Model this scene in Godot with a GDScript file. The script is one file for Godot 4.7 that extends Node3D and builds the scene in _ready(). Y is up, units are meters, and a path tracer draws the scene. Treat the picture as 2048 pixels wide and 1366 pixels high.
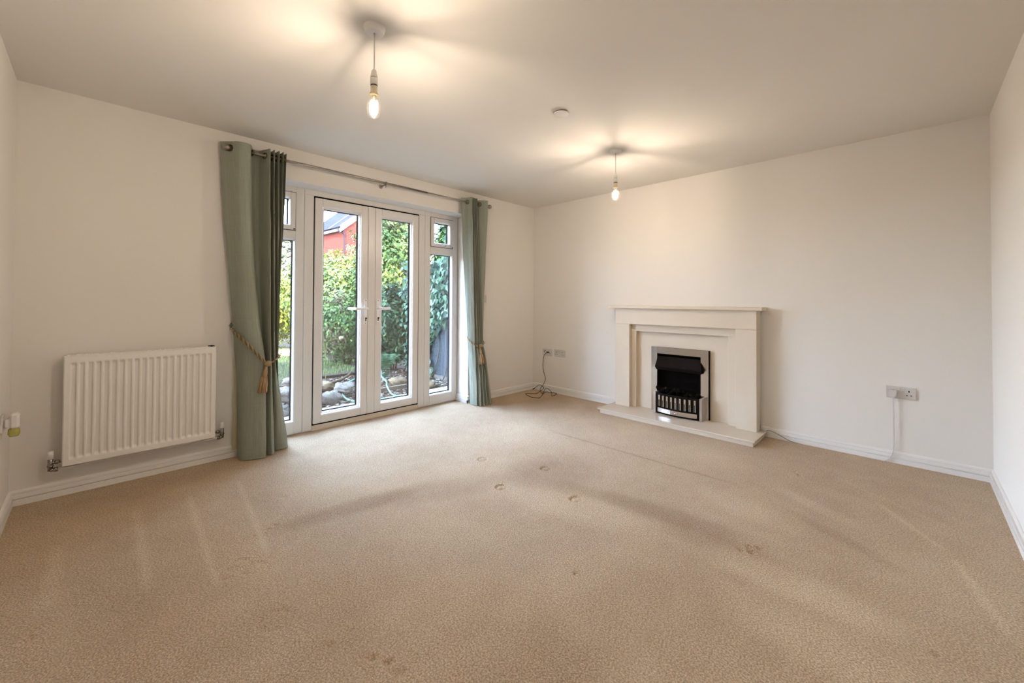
extends Node3D
# Empty living room corner: French doors onto a garden, fireplace, two bare pendant bulbs.
# Origin: far corner of the room at floor level; the window wall lies in z = 0, the fireplace wall in x = 0.

const RW := 4.42
const RD := 3.98
const RH := 2.4
const OX0 := -3.272   # reveal of the French doors
const OX1 := -1.120
const SOFFIT := 2.14
const GROUND := -0.12

var M := {}
var used := {}
var rng := RandomNumberGenerator.new()

func _ready() -> void:
	rng.seed = 7
	setup_view()
	make_materials()
	build_shell()
	build_doors()
	build_fireplace()
	build_electric_fire()
	build_radiator()
	build_curtains()
	build_lamps()
	build_electrics()
	build_garden()

# ---------------------------------------------------------------- camera, sky, sun, exposure
func setup_view() -> void:
	var cam := Camera3D.new()
	cam.name = "camera"
	cam.near = 0.05
	cam.far = 200.0
	cam.projection = Camera3D.PROJECTION_FRUSTUM
	cam.keep_aspect = Camera3D.KEEP_HEIGHT
	var f := 815.696
	cam.size = 1366.0 / f * cam.near
	cam.frustum_offset = Vector2(0.0, -(683.0 - 590.8) / f * cam.near)
	cam.position = Vector3(-4.0907, 1.1634, 3.6087)
	cam.rotation = Vector3(0.0135, -0.7951, 0.0047)
	add_child(cam)
	cam.current = true

	var sky_mat := ProceduralSkyMaterial.new()
	sky_mat.sky_top_color = Color(0.60, 0.72, 0.88)
	sky_mat.sky_horizon_color = Color(0.88, 0.92, 0.97)
	sky_mat.sky_curve = 0.18
	sky_mat.ground_bottom_color = Color(0.25, 0.27, 0.22)
	sky_mat.ground_horizon_color = Color(0.60, 0.68, 0.70)
	sky_mat.sun_angle_max = 1.0
	sky_mat.sky_energy_multiplier = 5.0
	var sky := Sky.new()
	sky.sky_material = sky_mat
	var env := Environment.new()
	env.background_mode = Environment.BG_SKY
	env.sky = sky
	env.tonemap_mode = Environment.TONE_MAPPER_LINEAR
	env.tonemap_exposure = 1.24
	env.sdfgi_enabled = true
	env.ssao_enabled = true
	env.ssil_enabled = true
	var we := WorldEnvironment.new()
	we.name = "world_environment"
	we.environment = env
	add_child(we)

	var sun := DirectionalLight3D.new()
	sun.name = "sun"
	sun.light_color = Color(1.0, 0.95, 0.85)
	sun.light_energy = 6.5
	sun.light_angular_distance = 0.6
	sun.shadow_enabled = true
	var towards := Vector3(-0.55, 0.85, 0.75)   # where the sun stands: behind the house, to the left
	sun.look_at_from_position(towards * 10.0, Vector3.ZERO, Vector3.UP)
	add_child(sun)

const LAMP_COLOR := Color(1.0, 0.915, 0.825)
const LAMP_ENERGY := 0.29

# ---------------------------------------------------------------- naming and committing
func numbered(called: String) -> String:
	var n: int = used.get(called, 0)
	used[called] = n + 1
	return called if n == 0 else "%s_%03d" % [called, n]

func tag(o: Node, label: String, category: String, group := "", kind := "") -> Node:
	o.set_meta("label", label)
	if category != "":
		o.set_meta("category", category)
	if group != "":
		o.set_meta("group", group)
	if kind != "":
		o.set_meta("kind", kind)
	return o

func thing(called: String, label: String, category: String, at := Vector3.ZERO, group := "", kind := "") -> Node3D:
	var o := Node3D.new()
	o.name = numbered(called)
	o.position = at
	add_child(o)
	tag(o, label, category, group, kind)
	return o

func obj(called: String, st: SurfaceTool, mat: Material, parent: Node = null, label := "") -> MeshInstance3D:
	st.generate_normals()
	var mi := MeshInstance3D.new()
	mi.mesh = st.commit()
	mi.material_override = mat
	if parent == null:
		mi.name = numbered(called)
		add_child(mi)
	else:
		mi.name = called
		parent.add_child(mi, true)
	if label != "":
		mi.set_meta("label", label)
	return mi

func many(called: String, mesh: Mesh, mat: Material, xf: Array, cols: Array, parent: Node = null) -> MultiMeshInstance3D:
	var mm := MultiMesh.new()
	mm.transform_format = MultiMesh.TRANSFORM_3D
	mm.use_colors = cols.size() > 0
	mm.mesh = mesh
	mm.instance_count = xf.size()
	for i in xf.size():
		mm.set_instance_transform(i, xf[i])
		if cols.size() > 0:
			mm.set_instance_color(i, cols[i])
	var o := MultiMeshInstance3D.new()
	o.multimesh = mm
	o.material_override = mat
	o.set_meta("kind", "stuff")
	if parent == null:
		o.name = numbered(called)
		add_child(o)
	else:
		o.name = called
		parent.add_child(o, true)
	return o

# ---------------------------------------------------------------- shapes
func ms(smooth := false) -> SurfaceTool:
	var st := SurfaceTool.new()
	st.begin(Mesh.PRIMITIVE_TRIANGLES)
	st.set_smooth_group(0 if smooth else -1)
	return st

func tri(st: SurfaceTool, a: Vector3, b: Vector3, c: Vector3, out: Vector3) -> void:
	if (a - c).cross(a - b).dot(out) < 0.0:
		var t := b
		b = c
		c = t
	st.add_vertex(a)
	st.add_vertex(b)
	st.add_vertex(c)

func quad(st: SurfaceTool, a: Vector3, b: Vector3, c: Vector3, d: Vector3, out: Vector3) -> void:
	tri(st, a, b, c, out)
	tri(st, a, c, d, out)

func bx(st: SurfaceTool, lo: Vector3, hi: Vector3, bev := 0.0, xf := Transform3D.IDENTITY) -> void:
	var c := (lo + hi) * 0.5
	var h := (hi - lo) * 0.5
	h = Vector3(absf(h.x), absf(h.y), absf(h.z))
	bev = minf(bev, minf(h.x, minf(h.y, h.z)) * 0.95)
	for ax in 3:
		var u := (ax + 1) % 3
		var v := (ax + 2) % 3
		for s in [-1.0, 1.0]:
			var p := []
			for k in [[-1.0, -1.0], [1.0, -1.0], [1.0, 1.0], [-1.0, 1.0]]:
				var q := Vector3.ZERO
				q[ax] = h[ax] * s
				q[u] = (h[u] - bev) * k[0]
				q[v] = (h[v] - bev) * k[1]
				p.append(xf * (c + q))
			var n := Vector3.ZERO
			n[ax] = s
			quad(st, p[0], p[1], p[2], p[3], xf.basis * n)
	if bev <= 0.0:
		return
	for ax in 3:
		var u := (ax + 1) % 3
		var v := (ax + 2) % 3
		for su in [-1.0, 1.0]:
			for sv in [-1.0, 1.0]:
				var p := []
				for k in [[-1.0, 0], [1.0, 0], [1.0, 1], [-1.0, 1]]:
					var q := Vector3.ZERO
					q[ax] = (h[ax] - bev) * k[0]
					q[u] = (h[u] - (0.0 if k[1] == 0 else bev)) * su
					q[v] = (h[v] - (bev if k[1] == 0 else 0.0)) * sv
					p.append(xf * (c + q))
				var n := Vector3.ZERO
				n[u] = su
				n[v] = sv
				quad(st, p[0], p[1], p[2], p[3], xf.basis * n)
	for sx in [-1.0, 1.0]:
		for sy in [-1.0, 1.0]:
			for sz in [-1.0, 1.0]:
				var a := Vector3(h.x * sx, (h.y - bev) * sy, (h.z - bev) * sz)
				var b := Vector3((h.x - bev) * sx, h.y * sy, (h.z - bev) * sz)
				var d := Vector3((h.x - bev) * sx, (h.y - bev) * sy, h.z * sz)
				tri(st, xf * (c + a), xf * (c + b), xf * (c + d), xf.basis * Vector3(sx, sy, sz))

func v3(x: float, y: float, z: float) -> Vector3:
	return Vector3(x, y, z)

# a profile of (offset along u, offset along v), extruded from a to b
func prism(st: SurfaceTool, prof: Array, a: Vector3, b: Vector3, u: Vector3, v: Vector3) -> void:
	var n := prof.size()
	var mid := Vector2.ZERO
	for p in prof:
		mid += p
	mid /= n
	for i in n:
		var p: Vector2 = prof[i]
		var q: Vector2 = prof[(i + 1) % n]
		var e := q - p
		var area := 0.0
		for k in n:
			area += (prof[k] as Vector2).cross(prof[(k + 1) % n])
		var o := Vector2(e.y, -e.x) * signf(area)
		quad(st, a + u * p.x + v * p.y, a + u * q.x + v * q.y, b + u * q.x + v * q.y, b + u * p.x + v * p.y, u * o.x + v * o.y)
	var flat := PackedVector2Array(prof)
	var idx := Geometry2D.triangulate_polygon(flat)
	var along := (b - a).normalized()
	for k in range(0, idx.size(), 3):
		for e in [[a, -along], [b, along]]:
			var w: Array = []
			for j in 3:
				var p: Vector2 = flat[idx[k + j]]
				w.append(e[0] + u * p.x + v * p.y)
			tri(st, w[0], w[1], w[2], e[1])

# profile of (radius, height) turned round an axis
func lathe(st: SurfaceTool, prof: Array, base: Vector3, seg := 24, axis := Vector3.UP) -> void:
	var side := axis.cross(Vector3.FORWARD if absf(axis.z) < 0.9 else Vector3.RIGHT).normalized()
	var other := axis.cross(side).normalized()
	var area := 0.0
	for i in prof.size() - 1:
		area += 0.5 * ((prof[i] as Vector2).x + (prof[i + 1] as Vector2).x) * ((prof[i + 1] as Vector2).y - (prof[i] as Vector2).y)
	var sg := 1.0 if area >= 0.0 else -1.0
	for i in prof.size() - 1:
		var p: Vector2 = prof[i]
		var q: Vector2 = prof[i + 1]
		for k in seg:
			var t0 := TAU * k / seg
			var t1 := TAU * (k + 1) / seg
			var d0 := side * cos(t0) + other * sin(t0)
			var d1 := side * cos(t1) + other * sin(t1)
			var dm := side * cos((t0 + t1) * 0.5) + other * sin((t0 + t1) * 0.5)
			var out := (dm * (q.y - p.y) - axis * (q.x - p.x)) * sg
			var a := base + axis * p.y + d0 * p.x
			var b := base + axis * p.y + d1 * p.x
			var c := base + axis * q.y + d1 * q.x
			var d := base + axis * q.y + d0 * q.x
			if p.x < 1e-6:
				tri(st, a, c, d, out)
			elif q.x < 1e-6:
				tri(st, a, b, c, out)
			else:
				quad(st, a, b, c, d, out)

func tube(st: SurfaceTool, path: Array, r: float, seg := 8, r_end := -1.0) -> void:
	var n := path.size()
	var rings := []
	var nrm := Vector3.ZERO
	for i in n:
		var p: Vector3 = path[i]
		var t: Vector3 = ((path[mini(i + 1, n - 1)] as Vector3) - (path[maxi(i - 1, 0)] as Vector3)).normalized()
		if i == 0:
			nrm = t.cross(Vector3.UP if absf(t.y) < 0.9 else Vector3.RIGHT).normalized()
		else:
			nrm = (nrm - t * nrm.dot(t)).normalized()
		var bin := t.cross(nrm).normalized()
		var rr := r if r_end < 0.0 else lerpf(r, r_end, float(i) / (n - 1))
		var ring := []
		for k in seg:
			var a := TAU * k / seg
			ring.append(p + (nrm * cos(a) + bin * sin(a)) * rr)
		rings.append(ring)
	for i in n - 1:
		for k in seg:
			var k2 := (k + 1) % seg
			var mid: Vector3 = ((rings[i][k] as Vector3) + (rings[i][k2] as Vector3)) * 0.5 - (path[i] as Vector3)
			quad(st, rings[i][k], rings[i][k2], rings[i + 1][k2], rings[i + 1][k], mid)
	for e in [[0, 1], [n - 1, n - 2]]:
		var p: Vector3 = path[e[0]]
		var out: Vector3 = p - (path[e[1]] as Vector3)
		for k in seg:
			tri(st, p, rings[e[0]][k], rings[e[0]][(k + 1) % seg], out)

func spline(pts: Array, per := 8) -> Array:
	var out := []
	var n := pts.size()
	for i in n - 1:
		var p0 = pts[maxi(i - 1, 0)]
		var p1 = pts[i]
		var p2 = pts[i + 1]
		var p3 = pts[mini(i + 2, n - 1)]
		for k in per:
			var t := float(k) / per
			out.append(p1.cubic_interpolate(p2, p0, p3, t))
	out.append(pts[n - 1])
	return out

func torus(st: SurfaceTool, c: Vector3, axis: Vector3, R: float, r: float, seg := 24, sub := 8) -> void:
	var side := axis.cross(Vector3.UP if absf(axis.y) < 0.9 else Vector3.RIGHT).normalized()
	var other := axis.cross(side).normalized()
	for i in seg:
		for k in sub:
			var p := []
			var mid := Vector3.ZERO
			for e in [[i, k], [i + 1, k], [i + 1, k + 1], [i, k + 1]]:
				var a: float = TAU * e[0] / seg
				var b: float = TAU * e[1] / sub
				var d := side * cos(a) + other * sin(a)
				p.append(c + d * (R + r * cos(b)) + axis * r * sin(b))
				mid += d * R * 0.25
			var cen: Vector3 = (p[0] + p[1] + p[2] + p[3]) * 0.25
			quad(st, p[0], p[1], p[2], p[3], cen - c - mid)

# rectangular frame: four bars round an opening, in a plane of constant z
func ring(st: SurfaceTool, x0: float, x1: float, y0: float, y1: float, w: Array, zb: float, zf: float, bev := 0.003) -> void:
	bx(st, v3(x0, y0, zb), v3(x0 + w[0], y1, zf), bev)
	bx(st, v3(x1 - w[1], y0, zb), v3(x1, y1, zf), bev)
	if w[2] > 0.0:
		bx(st, v3(x0 + w[0], y0, zb), v3(x1 - w[1], y0 + w[2], zf), bev)
	if w[3] > 0.0:
		bx(st, v3(x0 + w[0], y1 - w[3], zb), v3(x1 - w[1], y1, zf), bev)

# glazing bead: the moulded slope from the lip (za) down to the glass (zb), in two steps
func bead(st: SurfaceTool, x0: float, x1: float, y0: float, y1: float, steps: Array) -> void:
	for i in steps.size() - 1:
		var a: Vector2 = steps[i]     # (inset, z)
		var b: Vector2 = steps[i + 1]
		var A := [v3(x0 + a.x, y0 + a.x, a.y), v3(x1 - a.x, y0 + a.x, a.y), v3(x1 - a.x, y1 - a.x, a.y), v3(x0 + a.x, y1 - a.x, a.y)]
		var B := [v3(x0 + b.x, y0 + b.x, b.y), v3(x1 - b.x, y0 + b.x, b.y), v3(x1 - b.x, y1 - b.x, b.y), v3(x0 + b.x, y1 - b.x, b.y)]
		var outs := [Vector3(0, 1, 0.5), Vector3(-1, 0, 0.5), Vector3(0, -1, 0.5), Vector3(1, 0, 0.5)]
		for k in 4:
			quad(st, A[k], A[(k + 1) % 4], B[(k + 1) % 4], B[k], outs[k])

# ---------------------------------------------------------------- materials
func L(r: float, g: float, b: float) -> Color:
	return Color(r, g, b).linear_to_srgb()

func mat(c: Color, rough := 0.6, metal := 0.0, spec := 0.5) -> StandardMaterial3D:
	var m := StandardMaterial3D.new()
	m.albedo_color = c
	m.roughness = rough
	m.metallic = metal
	m.metallic_specular = spec
	return m

func noise(freq: float, octaves := 3, sd := 1, kind := FastNoiseLite.TYPE_SIMPLEX_SMOOTH) -> FastNoiseLite:
	var n := FastNoiseLite.new()
	n.seed = sd
	n.noise_type = kind
	n.frequency = freq
	n.fractal_octaves = octaves
	return n

func tex(img: Image) -> ImageTexture:
	img.generate_mipmaps()
	return ImageTexture.create_from_image(img)

# greyscale noise tile between lo and hi
func noise_tex(n: FastNoiseLite, size: int, lo: float, hi: float) -> ImageTexture:
	var img := n.get_seamless_image(size, size)
	img.convert(Image.FORMAT_RGB8)
	var d := img.get_data()
	for i in d.size():
		d[i] = int(clampf(lo + (hi - lo) * d[i] / 255.0, 0.0, 1.0) * 255.0)
	return tex(Image.create_from_data(size, size, false, Image.FORMAT_RGB8, d))

func tri_map(m: StandardMaterial3D, scale: float, world := true) -> void:
	m.uv1_triplanar = true
	m.uv1_world_triplanar = world
	m.uv1_scale = Vector3.ONE * scale

func make_materials() -> void:
	M.wall = mat(L(0.80, 0.767, 0.710), 0.9, 0.0, 0.2)
	M.ceiling = mat(L(0.80, 0.767, 0.710), 0.95, 0.0, 0.1)
	M.gloss_white = mat(L(0.84, 0.82, 0.78), 0.32)
	M.upvc = mat(L(0.76, 0.73, 0.70), 0.30)
	M.handle = mat(L(0.90, 0.89, 0.87), 0.25)
	M.upvc_sill = mat(L(0.72, 0.64, 0.53), 0.5)
	M.plastic = mat(L(0.80, 0.78, 0.75), 0.35)
	M.plate = mat(L(0.63, 0.60, 0.57), 0.35)
	M.plastic_cream = mat(L(0.72, 0.62, 0.42), 0.35)
	M.black = mat(L(0.008, 0.008, 0.008), 0.6, 0.0, 0.2)
	M.black_matt = mat(L(0.006, 0.0055, 0.0055), 0.95, 0.0, 0.05)
	M.gasket = mat(L(0.004, 0.0045, 0.005), 0.8, 0.0, 0.05)
	M.hood = mat(L(0.010, 0.0075, 0.007), 0.7, 0.0, 0.2)
	M.chrome = mat(L(0.70, 0.68, 0.67), 0.16, 1.0)
	M.brushed = mat(L(0.62, 0.60, 0.58), 0.3, 1.0)
	M.steel = mat(L(0.34, 0.30, 0.26), 0.3, 1.0)
	M.steel_grey = mat(L(0.30, 0.29, 0.28), 0.25, 1.0)
	M.bronze = mat(L(0.10, 0.07, 0.045), 0.35, 1.0)
	M.rad = mat(L(0.85, 0.82, 0.77), 0.35)
	M.dark_gap = mat(L(0.10, 0.09, 0.08), 0.8)
	M.coal = mat(L(0.007, 0.0065, 0.0065), 0.6, 0.0, 0.15)
	var glass := mat(Color(0.10, 0.13, 0.13, 0.03), 0.0)
	glass.transparency = BaseMaterial3D.TRANSPARENCY_ALPHA
	M.glass = glass
	var bulb := mat(Color(0.13, 0.13, 0.12, 0.035), 0.0)
	bulb.transparency = BaseMaterial3D.TRANSPARENCY_ALPHA
	M.bulb_glass = bulb
	var oil := mat(Color(0.75, 0.72, 0.25, 0.65), 0.05)
	oil.transparency = BaseMaterial3D.TRANSPARENCY_ALPHA
	M.oil = oil
	var fil := mat(Color(1.0, 0.9, 0.7), 0.5)
	fil.emission_enabled = true
	fil.emission = Color(1.0, 0.88, 0.66)
	fil.emission_energy_multiplier = 26.0
	M.filament = fil
	# fireplace: pale reconstituted marble with tiny flecks
	var fleck := noise_tex(noise(0.30, 3, 11), 512, 0.90, 1.0)
	var mb := mat(L(0.80, 0.70, 0.565), 0.38)
	mb.albedo_texture = fleck
	tri_map(mb, 2.0)
	M.marble = mb
	var mp := mat(L(0.80, 0.70, 0.565), 0.12)
	mp.albedo_texture = fleck
	tri_map(mp, 2.0)
	M.marble_polished = mp
	# carpet
	var cs := 512
	var a := noise(0.15, 2, 21).get_seamless_image(cs, cs)
	var b := noise(0.40, 2, 22).get_seamless_image(cs, cs)
	var ca := Image.create(cs, cs, false, Image.FORMAT_RGB8)
	for y in cs:
		for x in cs:
			var p := a.get_pixel(x, y).r
			var q := b.get_pixel(x, y).r
			var t := clampf(0.84 + (p - 0.5) * 0.40 + (q - 0.5) * 0.26, 0.0, 1.0)
			ca.set_pixel(x, y, Color(t, t * 0.995, t * 0.985))
	var cm := mat(Color.WHITE, 1.0, 0.0, 0.1)
	cm.vertex_color_use_as_albedo = true
	cm.albedo_texture = tex(ca)
	cm.heightmap_enabled = true
	cm.heightmap_texture = noise_tex(noise(0.16, 3, 23), 512, 0.0, 1.0)
	cm.heightmap_scale = 0.27
	cm.rim_enabled = true
	cm.rim = 0.25
	cm.rim_tint = 0.6
	cm.uv1_scale = Vector3(1.55, 1.55, 1.0)
	M.carpet = cm
	# curtain cloth: slubby linen weave, threads along v
	var ws := 256
	var wi := Image.create(ws, ws, false, Image.FORMAT_RGB8)
	var wr := RandomNumberGenerator.new()
	wr.seed = 5
	var col := []
	var row := []
	for i in ws:
		col.append(wr.randf_range(-1, 1))
		row.append(wr.randf_range(-1, 1))
	for y in ws:
		for x in ws:
			var slub: float = col[x] * (0.6 + 0.4 * sin(TAU * (y * 2.0 / ws + col[(x * 7) % ws])))
			var t := clampf(0.87 + 0.09 * slub + 0.012 * row[y] + (0.03 if (x + y) % 2 == 0 else -0.03), 0.0, 1.0)
			wi.set_pixel(x, y, Color(t, t, t))
	for e in [["cloth", L(0.40, 0.425, 0.345)], ["lining", L(0.72, 0.63, 0.44)]]:
		var m := mat(e[1], 0.9, 0.0, 0.2)
		m.albedo_texture = tex(wi)
		m.uv1_scale = Vector3(5.0, 3.0, 1.0)
		m.cull_mode = BaseMaterial3D.CULL_DISABLED
		M[e[0]] = m
	M.rope = mat(L(0.34, 0.24, 0.12), 0.7)
	M.rope_dark = mat(L(0.16, 0.12, 0.06), 0.7)
	M.tassel = mat(L(0.46, 0.30, 0.16), 0.75)
	# garden
	M.brick = brick_mat()
	M.slate = slate_mat()
	M.paint_white = mat(L(0.26, 0.26, 0.27), 0.4, 0.0, 0.1)
	M.pipe_black = mat(L(0.03, 0.027, 0.035), 0.6, 0.0, 0.1)
	var stone_n := noise_tex(noise(0.03, 4, 31), 512, 0.6, 1.15)
	for e in [["paving", L(0.36, 0.33, 0.29), 1.6], ["rock_grey", L(0.125, 0.108, 0.088), 2.2], ["rock_tan", L(0.15, 0.11, 0.065), 2.2], ["soil", L(0.055, 0.042, 0.03), 1.2], ["wood", L(0.13, 0.10, 0.07), 3.0], ["fence", L(0.045, 0.052, 0.058), 1.4], ["render_out", L(0.45, 0.2, 0.14), 1.0]]:
		var m := mat(e[1], 0.9, 0.0, 0.1)
		m.albedo_texture = stone_n
		tri_map(m, e[2])
		m.heightmap_enabled = true
		m.heightmap_texture = stone_n
		m.heightmap_scale = 0.6
		M[e[0]] = m
	M.hose = mat(L(0.09, 0.19, 0.14), 0.5, 0.0, 0.2)
	M.twig = mat(L(0.06, 0.043, 0.028), 0.9, 0.0, 0.1)
	M.stem = mat(L(0.10, 0.10, 0.04), 0.8, 0.0, 0.1)
	M.bloom = mat(L(0.26, 0.16, 0.10), 0.9)
	for e in [["leaf", 0.5, 0.35], ["leaf_gloss", 0.42, 0.25], ["grass", 0.7, 0.3]]:
		var m := mat(Color.WHITE, e[1], 0.0, 0.16)
		m.vertex_color_use_as_albedo = true
		m.backlight_enabled = true
		m.backlight = Color(1, 1, 1) * e[2]
		m.cull_mode = BaseMaterial3D.CULL_DISABLED
		M[e[0]] = m
	var chip := mat(Color.WHITE, 0.9, 0.0, 0.1)
	chip.vertex_color_use_as_albedo = true
	M.chip = chip

func brick_mat() -> StandardMaterial3D:
	var w := 512
	var img := Image.create(w, w, false, Image.FORMAT_RGB8)
	var r := RandomNumberGenerator.new()
	r.seed = 9
	img.fill(Color(0.42, 0.33, 0.29))
	var rows := 16
	for j in rows:
		for i in 6:
			var x0 := int((i + (0.5 if j % 2 else 0.0)) * w / 5.0) % w
			var t := r.randf_range(0.85, 1.1)
			var c := Color(0.38 * t, 0.135 * t, 0.105 * t)
			var rect := Rect2i(x0, j * w / rows, w / 5 - 6, w / rows - 6)
			img.fill_rect(rect, c)
			if x0 + w / 5 > w:
				img.fill_rect(Rect2i(0, j * w / rows, x0 + w / 5 - w - 6, w / rows - 6), c)
	var m := mat(Color.WHITE, 0.9, 0.0, 0.1)
	m.albedo_texture = tex(img)
	tri_map(m, 1.0 / 1.15)
	return m

func slate_mat() -> StandardMaterial3D:
	var w := 512
	var img := Image.create(w, w, false, Image.FORMAT_RGB8)
	var r := RandomNumberGenerator.new()
	r.seed = 12
	img.fill(Color(0.06, 0.06, 0.09))
	for j in 8:
		for i in 9:
			var t := r.randf_range(0.8, 1.25)
			img.fill_rect(Rect2i(int((i + (0.5 if j % 2 else 0.0) - 0.5) * 64), j * 64, 61, 60), Color(0.145 * t, 0.145 * t, 0.20 * t))
	var m := mat(Color.WHITE, 0.8, 0.0, 0.1)
	m.albedo_texture = tex(img)
	tri_map(m, 0.5)
	return m

# ---------------------------------------------------------------- the room
func structure(called: String, st: SurfaceTool, m: Material, label: String, category: String) -> MeshInstance3D:
	var o := obj(called, st, m)
	tag(o, label, category, "", "structure")
	return o

func build_shell() -> void:
	# window wall, round the opening
	var st := ms()
	bx(st, v3(-RW - 0.25, -0.15, -0.32), v3(OX0, 2.6, 0.0))
	bx(st, v3(OX1, -0.15, -0.32), v3(0.25, 2.6, 0.0))
	bx(st, v3(OX0, SOFFIT, -0.32), v3(OX1, 2.6, 0.0))
	structure("wall_window", st, M.wall, "off-white painted wall around the French doors, radiator on its left", "wall")
	st = ms()
	bx(st, v3(0.0, -0.15, 0.0), v3(0.25, 2.6, RD + 0.25))
	structure("wall_fireplace", st, M.wall, "off-white painted wall behind the stone fireplace", "wall")
	st = ms()
	bx(st, v3(-RW - 0.25, -0.15, 0.0), v3(-RW, 2.6, RD + 0.25))
	structure("wall_left", st, M.wall, "off-white painted side wall with the air freshener", "wall")
	st = ms()
	bx(st, v3(-RW, -0.15, RD), v3(0.0, 2.6, RD + 0.25))
	structure("wall_right", st, M.wall, "bare off-white side wall to the right of the double socket", "wall")
	st = ms()
	bx(st, v3(-RW, RH, 0.0), v3(0.0, 2.6, RD))
	structure("ceiling", st, M.ceiling, "plain off-white ceiling with two pendant lamps", "ceiling")
	# storeys above and houses to either side, which shade the garden
	st = ms()
	bx(st, v3(-10.0, 2.6, -0.32), v3(4.0, 5.1, 8.0))
	prism(st, [Vector2(-0.7, 5.1), Vector2(8.4, 5.1), Vector2(3.9, 7.8)], v3(-10.0, 0, 0), v3(4.0, 0, 0), Vector3(0, 0, 1), Vector3.UP)
	bx(st, v3(-10.0, -0.15, -0.32), v3(-RW - 0.25, 2.6, 8.0))
	bx(st, v3(0.25, -0.15, -0.32), v3(4.0, 2.6, 8.0))
	structure("wall_upper", st, M.render_out, "upper storey and neighbours of the house, out of sight above the room", "building")
	build_floor()
	# skirting boards with two grooves
	var prof := [Vector2(0, 0), Vector2(0.018, 0), Vector2(0.018, 0.0345), Vector2(0.0095, 0.0355), Vector2(0.0095, 0.0395), Vector2(0.0175, 0.0405), Vector2(0.0175, 0.0630), Vector2(0.0085, 0.0640), Vector2(0.0085, 0.0685), Vector2(0.0125, 0.0695), Vector2(0.0120, 0.0755), Vector2(0.0070, 0.0815), Vector2(0.003, 0.084), Vector2(0, 0.084)]
	st = ms()
	prism(st, prof, v3(-RW, 0, 0), v3(OX0, 0, 0), Vector3(0, 0, 1), Vector3.UP)
	structure("baseboard_window_wall", st, M.gloss_white, "white grooved skirting board under the radiator", "skirting")
	st = ms()
	prism(st, prof, v3(OX1 - 0.018, 0, 0), v3(0, 0, 0), Vector3(0, 0, 1), Vector3.UP)
	prism(st, prof, v3(OX1, 0, -0.195), v3(OX1, 0, 0.018), Vector3(-1, 0, 0), Vector3.UP)
	structure("baseboard_reveal", st, M.gloss_white, "white grooved skirting board behind the right-hand curtain and round into the door reveal", "skirting")
	st = ms()
	prism(st, prof, v3(OX0, 0, -0.195), v3(OX0, 0, 0.018), Vector3(1, 0, 0), Vector3.UP)
	structure("baseboard_reveal_side", st, M.gloss_white, "white skirting return in the door reveal behind the left-hand curtain", "skirting")
	st = ms()
	prism(st, prof, v3(0, 0, 0), v3(0, 0, 1.30), Vector3(-1, 0, 0), Vector3.UP)
	structure("baseboard_corner", st, M.gloss_white, "white grooved skirting board between the far corner and the fireplace", "skirting")
	st = ms()
	prism(st, prof, v3(0, 0, 2.66), v3(0, 0, RD), Vector3(-1, 0, 0), Vector3.UP)
	structure("baseboard_fireplace_wall", st, M.gloss_white, "white grooved skirting board below the double socket with the white plug", "skirting")
	st = ms()
	prism(st, prof, v3(-RW, 0, 0), v3(-RW, 0, RD), Vector3(1, 0, 0), Vector3.UP)
	structure("baseboard_left", st, M.gloss_white, "white skirting board along the side wall below the air freshener", "skirting")
	st = ms()
	prism(st, prof, v3(-RW, 0, RD), v3(0, 0, RD), Vector3(0, 0, -1), Vector3.UP)
	structure("baseboard_right", st, M.gloss_white, "white skirting board along the bare right-hand wall", "skirting")

# soft marks in the pile: x, z, radius along, radius across, turn in degrees, amount (lighter > 0)
var pile := [
	[-2.1, 0.55, 1.1, 0.6, 0, -0.03], [-2.9, 0.85, 0.45, 0.35, 10, 0.02], [-0.8, 1.95, 0.38, 0.85, 0, 0.07],
	[-3.05, 1.36, 0.45, 0.09, 8, -0.10], [-2.55, 1.55, 0.5, 0.16, 20, -0.07], [-1.9, 1.85, 0.35, 0.30, 0, -0.10],
	[-1.9, 2.60, 0.10, 0.55, -8, -0.10], [-2.0, 3.0, 0.12, 0.3, 0, -0.08], [-2.2, 2.2, 0.16, 0.5, -12, 0.09],
	[-2.07, 3.25, 0.12, 0.40, 0, 0.11], [-2.35, 3.35, 0.14, 0.35, 10, 0.07], [-2.83, 2.31, 0.5, 0.4, 0, 0.03],
	[-3.1, 2.6, 0.3, 0.4, 0, -0.05], [-3.4, 1.9, 0.4, 0.4, 0, -0.03], [-3.9, 1.2, 0.25, 0.9, 0, -0.04],
	[-0.9, 3.4, 0.7, 0.4, 0, -0.03], [-1.4, 1.2, 0.4, 0.3, 0, 0.05], [-1.6, 1.0, 0.5, 0.3, 0, 0.05],
	[-1.5, 2.9, 0.12, 0.3, 20, 0.05], [-1.2, 3.2, 0.06, 0.25, 30, 0.06], [-1.5, 3.35, 0.05, 0.3, 30, -0.05],
	[-2.6, 2.9, 0.3, 0.25, 0, -0.04], [-0.45, 0.65, 0.35, 0.3, 0, -0.08], [-3.7, 0.25, 0.7, 0.14, 0, -0.05],
]
# vacuum tracks and seams: ax, az, bx, bz, width, amount
var tracks := [
	[-0.87, 3.44, -1.31, 3.73, 0.016, 0.10], [-1.31, 3.73, -1.9, 3.86, 0.018, 0.10],
	[-3.92, 0.50, -3.93, 1.45, 0.020, 0.09], [-3.69, 0.45, -3.73, 1.65, 0.016, 0.09], [-3.43, 0.45, -3.53, 1.55, 0.015, 0.09],
	[-4.2, 0.70, -4.21, 1.3, 0.03, 0.08], [-0.6, 3.2, -1.0, 3.75, 0.02, 0.04],
	[-1.225, 1.18, -1.218, 2.85, 0.010, -0.15], [-1.232, 1.18, -0.45, 1.20, 0.008, -0.05],
]
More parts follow.
